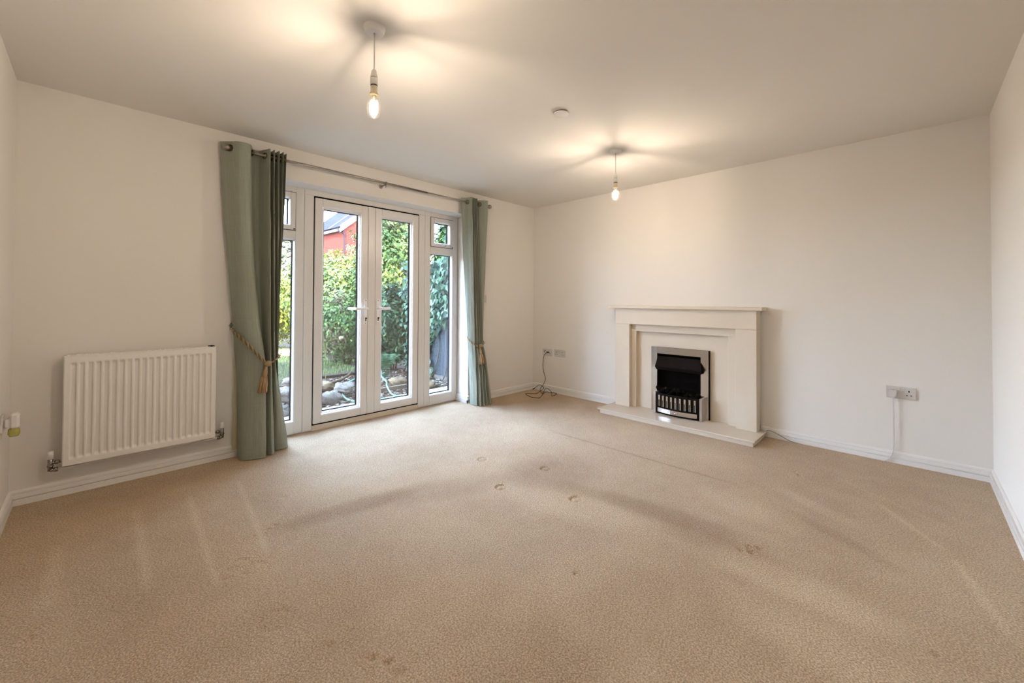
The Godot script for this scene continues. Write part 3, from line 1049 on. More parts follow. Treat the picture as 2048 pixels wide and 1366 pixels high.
# ---------------------------------------------------------------- radiator
func build_radiator() -> void:
	var r := thing("radiator", "white panel radiator with vertical flutes on the wall left of the curtain", "radiator", v3(0, 0, 0))
	var x0 := -4.217
	var x1 := -3.491
	var y0 := 0.193
	var y1 := 0.823
	var zf := 0.098
	var N := 20
	var per := 14
	var nx := N * per
	var ny := 90
	var m := 0.022
	var pos := []
	for j in ny + 1:
		var fy := float(j) / ny
		var line := []
		for i in nx + 1:
			var x := x0 + m + (x1 - x0 - 2 * m) * i / nx
			var y := y0 + (y1 - y0) * fy
			var u := absf(fposmod(float(i) / per, 1.0) - 0.5)     # 0 at the middle of a flute
			var w := smoothstep(0.0, 1.0, clampf((0.38 - u) / 0.13, 0.0, 1.0))
			var e := minf(y - (y0 + 0.036), (y1 - 0.036) - y)
			var g := smoothstep(0.0, 1.0, clampf(e / 0.010, 0.0, 1.0))
			line.append(v3(x, y, zf - 0.012 * w * g))
		pos.append(line)
	var st := ms(true)
	for j in ny:
		for i in nx:
			quad(st, pos[j][i], pos[j][i + 1], pos[j + 1][i + 1], pos[j + 1][i], Vector3(0, 0, 1))
	st.set_smooth_group(-1)
	quad(st, v3(x0 + 0.004, y0, zf), v3(x0 + m, y0, zf), v3(x0 + m, y1, zf), v3(x0 + 0.004, y1, zf), Vector3(0, 0, 1))
	quad(st, v3(x1 - m, y0, zf), v3(x1 - 0.004, y0, zf), v3(x1 - 0.004, y1, zf), v3(x1 - m, y1, zf), Vector3(0, 0, 1))
	quad(st, v3(x0, y0, zf - 0.004), v3(x0 + 0.004, y0, zf), v3(x0 + 0.004, y1, zf), v3(x0, y1, zf - 0.004), Vector3(-1, 0, 1))
	quad(st, v3(x1, y0, zf - 0.004), v3(x1 - 0.004, y0, zf), v3(x1 - 0.004, y1, zf), v3(x1, y1, zf - 0.004), Vector3(1, 0, 1))
	quad(st, v3(x0, y0, zf), v3(x1, y0, zf), v3(x1, y0, zf - 0.014), v3(x0, y0, zf - 0.014), Vector3.DOWN)
	quad(st, v3(x0, y1, zf), v3(x1, y1, zf), v3(x1, y1, zf - 0.014), v3(x0, y1, zf - 0.014), Vector3.UP)
	quad(st, v3(x0, y0, zf - 0.014), v3(x1, y0, zf - 0.014), v3(x1, y1, zf - 0.014), v3(x0, y1, zf - 0.014), Vector3(0, 0, -1))
	obj("front_panel", st, M.rad, r)
	for s in [x0, x1 - 0.003]:
		st = ms()
		bx(st, v3(s - 0.0015, y0 + 0.006, 0.034), v3(s + 0.0045, y1 + 0.006, zf - 0.006), 0.0015)
		obj("side_panel", st, M.rad, r)
	st = ms()
	bx(st, v3(x0, y0 + 0.012, 0.026), v3(x1, y1 - 0.004, 0.036), 0.002)
	obj("back_panel", st, M.rad, r)
	st = ms()
	bx(st, v3(x0, y1 + 0.000, 0.030), v3(x1, y1 + 0.008, 0.040), 0.001)
	bx(st, v3(x0, y1 + 0.000, zf - 0.014), v3(x1, y1 + 0.008, zf - 0.004), 0.001)
	for k in 60:
		var x := lerpf(x0 + 0.006, x1 - 0.006, k / 59.0)
		bx(st, v3(x - 0.0035, y1 + 0.001, 0.040), v3(x + 0.0035, y1 + 0.007, zf - 0.014))
	obj("top_grille", st, M.rad, r)
	for k in 2:
		st = ms()
		var bxx: float = [x0 + 0.12, x1 - 0.12][k]
		bx(st, v3(bxx - 0.02, y0 + 0.08, 0.0), v3(bxx + 0.02, y1 - 0.08, 0.028), 0.002)
		obj("wall_bracket", st, M.rad, r)
	for e in [[-1.0, x0], [1.0, x1]]:
		var s: float = e[0]
		var xb: float = e[1] + s * 0.046
		var z := 0.062
		var v := Node3D.new()
		v.name = "valve"
		r.add_child(v, true)
		st = ms(true)
		tube(st, [v3(e[1] - s * 0.004, 0.218, z), v3(e[1] + s * 0.012, 0.218, z)], 0.0085, 12)
		tube(st, [v3(e[1] + s * 0.012, 0.218, z), v3(e[1] + s * 0.028, 0.218, z)], 0.0125, 6)
		tube(st, [v3(e[1] + s * 0.028, 0.218, z), v3(xb, 0.218, z)], 0.0085, 12)
		tube(st, [v3(xb, 0.240, z), v3(xb, 0.172, z)], 0.0115, 14)
		tube(st, [v3(xb, 0.204, z), v3(xb, 0.196, z)], 0.0150, 6)
		tube(st, [v3(xb, 0.178, z), v3(xb - s * 0.014, 0.176, z)], 0.0115, 12)
		tube(st, [v3(xb - s * 0.014, 0.176, z), v3(xb - s * 0.030, 0.176, z)], 0.0135, 6)
		obj("valve_body", st, M.steel_grey, v, "chrome valve body and elbow")
		st = ms(true)
		lathe(st, [Vector2(0.0, 0.045), Vector2(0.010, 0.045), Vector2(0.0125, 0.042), Vector2(0.014, 0.0), Vector2(0.0, 0.0)], v3(xb, 0.240, z), 16)
		obj("valve_cap", st, M.plastic, v, "white plastic valve cap")
	st = ms(true)
	tube(st, spline([v3(x0 - 0.016, 0.176, 0.062), v3(x0 + 0.06, 0.174, 0.060), v3(x0 + 0.12, 0.172, 0.036), v3(x1 - 0.12, 0.172, 0.036), v3(x1 - 0.06, 0.174, 0.060), v3(x1 + 0.016, 0.176, 0.062)], 6), 0.007, 10)
	obj("feed_pipe", st, M.rad, r)
	# the black bleed fitting at the top right corner
	st = ms(true)
	lathe(st, [Vector2(0.0, 0.0), Vector2(0.007, 0.0), Vector2(0.007, 0.008), Vector2(0.004, 0.010), Vector2(0.0, 0.010)], v3(x1 - 0.022, y1 + 0.007, 0.060), 12)
	tube(st, [v3(x1 - 0.042, y1 + 0.013, 0.060), v3(x1 - 0.004, y1 + 0.011, 0.060)], 0.0035, 8)
	obj("bleed_key", st, M.black, r, "small black bleed key on the top corner")
	st = ms(true)
	lathe(st, [Vector2(0.009, 0.0), Vector2(0.009, 0.006), Vector2(0.004, 0.009), Vector2(0.0, 0.009)], v3(x1 + 0.001, y1 - 0.03, 0.060), 12, Vector3(1, 0, 0))
	obj("end_plug", st, M.brushed, r)

# ---------------------------------------------------------------- curtains
func curtain_sheet(top: Array, tie: Array, foot: Array, y_top: float, y_tie: float, y_foot: float, hold := 0.0, nrow := 64) -> SurfaceTool:
	var per := 7
	var T := spline(top, per)
	var G := spline(tie, per)
	var F := spline(foot, per)
	var n := T.size()
	# cloth length along the top, for even weave
	var len := [0.0]
	for i in range(1, n):
		len.append(len[i - 1] + (T[i] as Vector2).distance_to(T[i - 1]))
	var wob := noise(0.9, 2, 77)
	var P := []
	for j in nrow + 1:
		var y := lerpf(y_top, y_foot, float(j) / nrow)
		var line := []
		for i in n:
			var q: Vector2
			if y >= y_tie:
				var u := (y_top - y) / (y_top - y_tie)
				var late := 1.15 + hold * exp(-pow((float(i) / per - 5.0) / 2.0, 2.0))
				q = (T[i] as Vector2).lerp(G[i], pow(u, late))
			else:
				var u := (y_tie - y) / (y_tie - y_foot)
				q = (G[i] as Vector2).lerp(F[i], pow(u, 0.75))
			var w := 0.004 * wob.get_noise_3d(i * 0.25, y * 3.0, 0.0)
			line.append(v3(q.x + w, y, q.y + w))
		P.append(line)
	var st := ms(true)
	for j in nrow:
		for i in n - 1:
			for e in [[j, i], [j, i + 1], [j + 1, i + 1], [j, i], [j + 1, i + 1], [j + 1, i]]:
				st.set_uv(Vector2(len[e[1]], (P[e[0]][e[1]] as Vector3).y))
				st.add_vertex(P[e[0]][e[1]])
	return st

func build_curtains() -> void:
	var rod_y := 2.258
	var rod_z := 0.100
	# pole
	var p := thing("curtain_pole", "slim antique-brass curtain pole with ball finials across the top of the French doors", "curtain pole")
	var st := ms(true)
	tube(st, [v3(-3.43, rod_y, rod_z), v3(-1.75, rod_y, rod_z)], 0.0105, 16)
	obj("outer_tube", st, M.steel, p)
	st = ms(true)
	tube(st, [v3(-1.78, rod_y, rod_z), v3(-0.905, rod_y, rod_z)], 0.0085, 16)
	obj("inner_tube", st, M.steel, p)
	var ball := [Vector2(0.0, -0.026), Vector2(0.011, -0.024), Vector2(0.020, -0.016), Vector2(0.0245, -0.004), Vector2(0.024, 0.006), Vector2(0.019, 0.016), Vector2(0.012, 0.022), Vector2(0.012, 0.030), Vector2(0.0, 0.030)]
	for e in [[-3.447, Vector3(1, 0, 0)], [-0.893, Vector3(-1, 0, 0)]]:
		st = ms(true)
		lathe(st, ball, v3(e[0], rod_y, rod_z), 20, e[1])
		obj("finial", st, M.steel, p)
	for x in [-3.40, -2.205, -0.945]:
		st = ms(true)
		tube(st, [v3(x, rod_y - 0.012, 0.002), v3(x, rod_y - 0.012, rod_z - 0.006)], 0.006, 10)
		lathe(st, [Vector2(0.0, 0.006), Vector2(0.018, 0.005), Vector2(0.020, 0.0)], v3(x, rod_y - 0.012, 0.0), 18, Vector3(0, 0, 1))
		torus(st, v3(x, rod_y, rod_z), Vector3(1, 0, 0), 0.0135, 0.003, 20, 8)
		tube(st, [v3(x, rod_y - 0.014, rod_z), v3(x, rod_y - 0.040, rod_z)], 0.0045, 8)
		obj("pole_bracket", st, M.steel, p)
	# left-hand curtain
	var c := thing("curtain", "sage green linen eyelet curtain on the left of the French doors, beside the radiator", "curtain", Vector3.ZERO, "pair of sage green curtains")
	var top := [Vector2(-3.478, 0.050), Vector2(-3.430, 0.100), Vector2(-3.385, 0.146), Vector2(-3.330, 0.150), Vector2(-3.292, 0.100), Vector2(-3.268, 0.036), Vector2(-3.232, 0.038), Vector2(-3.204, 0.100), Vector2(-3.184, 0.150), Vector2(-3.172, 0.100), Vector2(-3.164, 0.052), Vector2(-3.157, 0.100), Vector2(-3.152, 0.150), Vector2(-3.142, 0.100), Vector2(-3.134, 0.052), Vector2(-3.127, 0.100), Vector2(-3.120, 0.150), Vector2(-3.110, 0.100), Vector2(-3.103, 0.052), Vector2(-3.096, 0.100), Vector2(-3.090, 0.150), Vector2(-3.080, 0.100), Vector2(-3.073, 0.060), Vector2(-3.062, 0.130)]
	var tie := [Vector2(-3.366, 0.050), Vector2(-3.358, 0.100), Vector2(-3.330, 0.165), Vector2(-3.272, 0.205), Vector2(-3.225, 0.215), Vector2(-3.206, 0.180), Vector2(-3.203, 0.105), Vector2(-3.196, 0.130), Vector2(-3.181, 0.212), Vector2(-3.169, 0.185), Vector2(-3.164, 0.110), Vector2(-3.160, 0.140), Vector2(-3.149, 0.202), Vector2(-3.140, 0.170), Vector2(-3.138, 0.105), Vector2(-3.134, 0.130), Vector2(-3.124, 0.183), Vector2(-3.118, 0.160), Vector2(-3.124, 0.115), Vector2(-3.120, 0.125), Vector2(-3.112, 0.145), Vector2(-3.110, 0.115), Vector2(-3.118, 0.075), Vector2(-3.108, 0.085)]
	var foot := [Vector2(-3.345, 0.045), Vector2(-3.350, 0.095), Vector2(-3.338, 0.158), Vector2(-3.272, 0.196), Vector2(-3.207, 0.214), Vector2(-3.201, 0.185), Vector2(-3.210, 0.100), Vector2(-3.198, 0.115), Vector2(-3.165, 0.182), Vector2(-3.137, 0.174), Vector2(-3.132, 0.120), Vector2(-3.140, 0.075), Vector2(-3.102, 0.105), Vector2(-3.060, 0.115), Vector2(-3.018, 0.088), Vector2(-3.020, 0.055), Vector2(-3.060, 0.038), Vector2(-3.100, 0.040), Vector2(-3.130, 0.036), Vector2(-3.160, 0.040), Vector2(-3.190, 0.036), Vector2(-3.220, 0.040), Vector2(-3.250, 0.036), Vector2(-3.280, 0.040)]
	obj("cloth_panel", curtain_sheet(top, tie, foot, 2.306, 0.705, 0.006, 1.3), M.cloth, c)
	eyelets(c, top, [1, 4, 7, 9, 11, 13, 15, 17, 19, 21], rod_y)
	st = curtain_sheet([Vector2(-3.372, 0.030), Vector2(-3.340, 0.034), Vector2(-3.300, 0.030), Vector2(-3.200, 0.034)], [Vector2(-3.374, 0.036), Vector2(-3.340, 0.040), Vector2(-3.300, 0.036), Vector2(-3.200, 0.042)], [Vector2(-3.378, 0.034), Vector2(-3.350, 0.042), Vector2(-3.310, 0.032), Vector2(-3.210, 0.034)], 2.0, 0.7, 0.055, 0.0, 24)
	obj("lining", st, M.lining, c, "cream lining showing behind the cloth")
	# right-hand curtain
	c = thing("curtain", "sage green linen eyelet curtain on the right of the French doors, near the far corner", "curtain", Vector3.ZERO, "pair of sage green curtains")
	top = [Vector2(-1.272, 0.045), Vector2(-1.245, 0.070), Vector2(-1.224, 0.100), Vector2(-1.212, 0.140), Vector2(-1.200, 0.155), Vector2(-1.190, 0.100), Vector2(-1.182, 0.050), Vector2(-1.176, 0.100), Vector2(-1.176, 0.152), Vector2(-1.166, 0.100), Vector2(-1.158, 0.050), Vector2(-1.152, 0.100), Vector2(-1.152, 0.150), Vector2(-1.142, 0.100), Vector2(-1.134, 0.050), Vector2(-1.128, 0.100), Vector2(-1.126, 0.150), Vector2(-1.112, 0.095), Vector2(-1.095, 0.050), Vector2(-1.072, 0.070), Vector2(-1.052, 0.100), Vector2(-1.005, 0.142), Vector2(-0.962, 0.148), Vector2(-0.928, 0.100)]
	tie = [Vector2(-1.160, 0.040), Vector2(-1.180, 0.070), Vector2(-1.180, 0.110), Vector2(-1.170, 0.140), Vector2(-1.155, 0.165), Vector2(-1.148, 0.120), Vector2(-1.142, 0.080), Vector2(-1.138, 0.115), Vector2(-1.128, 0.180), Vector2(-1.120, 0.130), Vector2(-1.114, 0.085), Vector2(-1.110, 0.120), Vector2(-1.100, 0.186), Vector2(-1.092, 0.135), Vector2(-1.087, 0.085), Vector2(-1.083, 0.120), Vector2(-1.073, 0.180), Vector2(-1.064, 0.120), Vector2(-1.058, 0.070), Vector2(-1.050, 0.080), Vector2(-1.031, 0.146), Vector2(-1.016, 0.132), Vector2(-1.006, 0.100), Vector2(-1.012, 0.060)]
	foot = [Vector2(-1.100, 0.036), Vector2(-1.128, 0.052), Vector2(-1.142, 0.090), Vector2(-1.146, 0.140), Vector2(-1.138, 0.188), Vector2(-1.126, 0.150), Vector2(-1.121, 0.110), Vector2(-1.118, 0.155), Vector2(-1.110, 0.220), Vector2(-1.099, 0.170), Vector2(-1.093, 0.130), Vector2(-1.090, 0.175), Vector2(-1.079, 0.244), Vector2(-1.070, 0.190), Vector2(-1.064, 0.145), Vector2(-1.057, 0.190), Vector2(-1.040, 0.250), Vector2(-1.026, 0.190), Vector2(-1.018, 0.145), Vector2(-1.008, 0.190), Vector2(-0.980, 0.236), Vector2(-0.955, 0.214), Vector2(-0.950, 0.160), Vector2(-0.972, 0.080)]
	obj("cloth_panel", curtain_sheet(top, tie, foot, 2.306, 0.665, 0.006), M.cloth, c)
	eyelets(c, top, [2, 5, 7, 9, 11, 13, 15, 17, 20, 23], rod_y)
	# tiebacks and hooks
	var hk := thing("tieback_hook", "small pewter tieback hook with pointed top on the wall beside the left-hand curtain", "hook", v3(-3.388, 0.955, 0.0))
	st = ms()
	bx(st, v3(-0.010, -0.016, 0.0), v3(0.010, 0.016, 0.004), 0.0015)
	for s in [-1.0, 1.0]:
		prism(st, [Vector2(-0.019, 0.012), Vector2(0.019, 0.012), Vector2(0.0, 0.040)], v3(0, 0, 0.0), v3(0, 0, 0.006), Vector3(1, 0, 0), Vector3.UP)
	obj("back_plate", st, M.brushed, hk)
	st = ms(true)
	tube(st, spline([v3(0, -0.004, 0.002), v3(0, -0.010, 0.026), v3(0.002, -0.006, 0.044), v3(0.002, 0.010, 0.050)], 6), 0.0035, 8)
	obj("hook_arm", st, M.brushed, hk)
	var tb := thing("curtain_tieback", "gold twisted rope tieback with long tassel round the left-hand curtain", "tieback", Vector3.ZERO, "pair of gold rope tiebacks")
	var path := spline([v3(-3.386, 0.952, 0.046), v3(-3.390, 0.930, 0.105), v3(-3.358, 0.890, 0.178), v3(-3.308, 0.824, 0.222), v3(-3.255, 0.752, 0.238), v3(-3.214, 0.700, 0.240)], 10)
	rope(tb, path, 0.0065)
	rope(tb, spline([v3(-3.384, 0.946, 0.048), v3(-3.388, 0.918, 0.108), v3(-3.354, 0.872, 0.182), v3(-3.302, 0.806, 0.226), v3(-3.250, 0.736, 0.240), v3(-3.214, 0.690, 0.240)], 10), 0.0065)
	rope(tb, spline([v3(-3.205, 0.694, 0.232), v3(-3.165, 0.705, 0.222), v3(-3.130, 0.722, 0.196), v3(-3.102, 0.735, 0.150), v3(-3.094, 0.742, 0.090), v3(-3.110, 0.752, 0.045), v3(-3.170, 0.780, 0.035), v3(-3.280, 0.860, 0.034), v3(-3.384, 0.944, 0.040)], 8), 0.0065)
	tassel(tb, v3(-3.212, 0.692, 0.238), v3(-3.238, 0.490, 0.232), 1.0)
	tb = thing("curtain_tieback", "gold twisted rope tieback with long tassel round the right-hand curtain", "tieback", Vector3.ZERO, "pair of gold rope tiebacks")
	rope(tb, spline([v3(-1.150, 0.775, 0.020), v3(-1.180, 0.752, 0.060), v3(-1.190, 0.716, 0.120), v3(-1.172, 0.684, 0.172), v3(-1.126, 0.664, 0.196)], 10), 0.006)
	rope(tb, spline([v3(-1.146, 0.765, 0.020), v3(-1.178, 0.740, 0.064), v3(-1.188, 0.704, 0.124), v3(-1.168, 0.674, 0.176), v3(-1.124, 0.656, 0.198)], 10), 0.006)
	rope(tb, spline([v3(-1.110, 0.664, 0.198), v3(-1.060, 0.674, 0.186), v3(-1.010, 0.694, 0.146), v3(-0.996, 0.712, 0.090), v3(-1.010, 0.730, 0.030)], 8), 0.006)
	tassel(tb, v3(-1.114, 0.660, 0.202), v3(-1.094, 0.468, 0.214), 0.95)

func eyelets(c: Node, top: Array, at: Array, y: float) -> void:
	for i in at:
		var d: Vector2 = ((top[mini(i + 1, top.size() - 1)] as Vector2) - (top[maxi(i - 1, 0)] as Vector2)).normalized()
		var st := ms(true)
		var q: Vector2 = top[i]
		torus(st, v3(q.x, y, q.y), Vector3(d.y, 0, -d.x).normalized(), 0.0215, 0.0045, 22, 8)
		obj("eyelet", st, M.bronze, c)

func rope(parent: Node, path: Array, r: float) -> void:
	for s in 2:
		var q := []
		var run := 0.0
		for i in path.size():
			if i > 0:
				run += (path[i] as Vector3).distance_to(path[i - 1])
			var t: Vector3 = ((path[mini(i + 1, path.size() - 1)] as Vector3) - (path[maxi(i - 1, 0)] as Vector3)).normalized()
			var u := t.cross(Vector3(0.3, 0.2, 1)).normalized()
			var v := t.cross(u)
			var a := run / 0.045 * TAU + PI * s
			q.append((path[i] as Vector3) + (u * cos(a) + v * sin(a)) * r * 0.5)
		var st := ms(true)
		tube(st, q, r * 0.72, 7)
		obj("rope_strand", st, M.rope if s == 0 else M.rope_dark, parent)

func tassel(parent: Node, a: Vector3, b: Vector3, k: float) -> void:
	var st := ms(true)
	lathe(st, [Vector2(0.0, -0.026), Vector2(0.017, -0.018), Vector2(0.023, 0.0), Vector2(0.017, 0.018), Vector2(0.0, 0.026)], a + v3(0.008, 0.004, 0.0), 18, Vector3(1, 0.35, 0).normalized())
	obj("knot", st, M.rope, parent)
	var t := Node3D.new()
	t.name = "tassel"
	parent.add_child(t, true)
	var ax := (b - a).normalized()
	var l := a.distance_to(b)
	st = ms(true)
	lathe(st, [Vector2(0.006, 0.0), Vector2(0.010, 0.020), Vector2(0.016, l * 0.26), Vector2(0.018, l * 0.36), Vector2(0.013, l * 0.40), Vector2(0.018, l * 0.44), Vector2(0.0, l * 0.46)], a, 16, ax)
	obj("tassel_head", st, M.rope, t)
	st = ms(true)
	var side := ax.cross(Vector3(0, 0, 1)).normalized()
	var oth := ax.cross(side)
	var r := RandomNumberGenerator.new()
	r.seed = 2
	for i in 46:
		var an := r.randf() * TAU
		var q := sqrt(r.randf())
		var d := side * cos(an) + oth * sin(an)
		var top := a + ax * l * 0.42 + d * 0.014 * q * k
		var bot := a + ax * (l * r.randf_range(0.97, 1.02)) + d * (0.030 * q) * k
		tube(st, [top, top.lerp(bot, 0.5) + d * 0.004, bot], 0.0032, 5)
	obj("tassel_skirt", st, M.tassel, t)

# ---------------------------------------------------------------- pendant lamps
func build_lamps() -> void:
	pendant(v3(-3.222, RH, 1.875), "lit bare bulb on a white flex, the larger-looking pendant left of the ceiling cover plate")
	pendant(v3(-1.125, RH, 1.882), "bare pendant bulb on a white flex, hanging in front of the fireplace wall")
	var s := thing("ceiling_cover", "small round white cover plate on the ceiling between the two pendant lamps", "cover plate", v3(-1.973, RH, 1.975))
	var st := ms(true)
	lathe(st, [Vector2(0.0, -0.016), Vector2(0.046, -0.0155), Vector2(0.049, -0.014), Vector2(0.050, -0.009), Vector2(0.046, -0.007)], Vector3.ZERO, 32)
	obj("cover_disc", st, M.plastic, s)
	st = ms(true)
	lathe(st, [Vector2(0.041, -0.008), Vector2(0.041, 0.0)], Vector3.ZERO, 32)
	obj("shadow_gap", st, M.dark_gap, s)

func pendant(at: Vector3, label: String) -> void:
	var p := thing("pendant_lamp", label, "lamp", at, "pendant lamps")
	var st := ms(true)
	lathe(st, [Vector2(0.006, -0.028), Vector2(0.036, -0.0275), Vector2(0.0415, -0.024), Vector2(0.047, -0.004), Vector2(0.0475, 0.0)], Vector3.ZERO, 32)
	obj("ceiling_rose", st, M.plastic, p)
	st = ms(true)
	tube(st, [v3(0, -0.022, 0), v3(0, -0.208, 0)], 0.0032, 10)
	obj("flex", st, M.plastic, p)
	st = ms(true)
	lathe(st, [Vector2(0.0, -0.192), Vector2(0.006, -0.192), Vector2(0.0105, -0.197), Vector2(0.0160, -0.226), Vector2(0.0165, -0.230), Vector2(0.0, -0.230)], Vector3.ZERO, 24)
	obj("cord_grip", st, M.plastic, p)
	st = ms(true)
	lathe(st, [Vector2(0.0, -0.228), Vector2(0.0150, -0.228), Vector2(0.0150, -0.233)], Vector3.ZERO, 24)
	obj("holder_groove", st, M.dark_gap, p)
	st = ms(true)
	lathe(st, [Vector2(0.0150, -0.262), Vector2(0.0150, -0.268), Vector2(0.0, -0.268)], Vector3.ZERO, 24)
	obj("holder_groove", st, M.dark_gap, p)
	st = ms(true)
	lathe(st, [Vector2(0.0, -0.232), Vector2(0.0168, -0.232), Vector2(0.0168, -0.263), Vector2(0.0, -0.263)], Vector3.ZERO, 24)
	obj("lamp_holder", st, M.plastic, p)
	var b := Node3D.new()
	b.name = "bulb"
	p.add_child(b, true)
	st = ms(true)
	lathe(st, [Vector2(0.0, -0.266), Vector2(0.0145, -0.266), Vector2(0.0150, -0.296), Vector2(0.0200, -0.303), Vector2(0.0205, -0.308), Vector2(0.0150, -0.310), Vector2(0.0, -0.310)], Vector3.ZERO, 24)
	obj("bulb_cap", st, M.plastic_cream, b)
	st = ms(true)
	var prof := [Vector2(0.0145, -0.306), Vector2(0.0150, -0.316), Vector2(0.0190, -0.327), Vector2(0.0265, -0.340), Vector2(0.0315, -0.355), Vector2(0.0330, -0.370), Vector2(0.0315, -0.385), Vector2(0.0265, -0.398), Vector2(0.0180, -0.408), Vector2(0.0090, -0.4125), Vector2(0.0, -0.4135)]
	lathe(st, prof, Vector3.ZERO, 28)
	obj("bulb_glass", st, M.bulb_glass, b)
	# glass mount and support wires, which throw the streaks on the ceiling
	st = ms(true)
	lathe(st, [Vector2(0.0, -0.308), Vector2(0.0110, -0.309), Vector2(0.0065, -0.318), Vector2(0.0022, -0.330), Vector2(0.0018, -0.380), Vector2(0.0, -0.381)], Vector3.ZERO, 14)
	obj("filament_mount", st, M.plastic, b)
	for k in 10:
		var a := TAU * (k + 0.12 * sin(k * 2.7)) / 10.0 + 0.46
		var d := v3(cos(a), 0, sin(a))
		st = ms(true)
		tube(st, [d * 0.008 + v3(0, -0.314, 0), d * 0.0165 + v3(0, -0.332, 0), d * 0.0165 + v3(0, -0.386, 0), d * 0.010 + v3(0, -0.392, 0)], 0.0009, 6)
		obj("support_wire", st, M.brushed, b)
	for k in 7:
		var a := TAU * k / 7.0 + 0.4
		var d := v3(cos(a), 0, sin(a))
		st = ms(true)
		tube(st, [d * 0.0138 + v3(0, -0.337, 0), d * 0.0064 + v3(0, -0.383, 0)], 0.0009, 8)
		obj("filament", st, M.filament, b)
		var l := AreaLight3D.new()
		l.name = "filament_light"
		l.area_size = Vector2(0.0016, 0.046)
		l.light_color = LAMP_COLOR
		l.light_energy = LAMP_ENERGY
		l.area_range = 12.0
		l.area_attenuation = 2.0
		l.shadow_enabled = true
		b.add_child(l, true)
		l.transform = Transform3D(Basis.looking_at((d - v3(0, 0.16, 0)).normalized(), Vector3.UP), d * 0.0112 + v3(0, -0.3600, 0))

# ---------------------------------------------------------------- sockets, plugs, cables
# plates lie on the fireplace wall (x = 0), facing -x
func plate(called: String, label: String, cat: String, z0: float, z1: float, y0: float, y1: float, group := "") -> Node3D:
	var p := thing(called, label, cat, v3(0, (y0 + y1) * 0.5, (z0 + z1) * 0.5), group)
	var h := (y1 - y0) * 0.5
	var w := (z1 - z0) * 0.5
	var st := ms()
	bx(st, v3(-0.010, -h, -w), v3(0.0, h, w), 0.003)
	obj("face_plate", st, M.plate, p)
	return p

func pin_holes(p: Node, z: float, y := 0.0) -> void:
	for e in [[0.0, 0.0135, 0.0035, 0.0055], [-0.011, -0.01525, 0.0042, 0.00275], [0.011, -0.01525, 0.0042, 0.00275]]:
		var st := ms()
		bx(st, v3(-0.0108, y + e[1] - e[3], z + e[0] - e[2]), v3(-0.009, y + e[1] + e[3], z + e[0] + e[2]))
		obj("pin_hole", st, M.black, p)

func rocker(p: Node, z: float, y := 0.024) -> void:
	var st := ms()
	bx(st, v3(-0.0155, y - 0.010, z - 0.0065), v3(-0.009, y + 0.010, z + 0.0065), 0.002)
	obj("rocker_switch", st, M.plate, p)

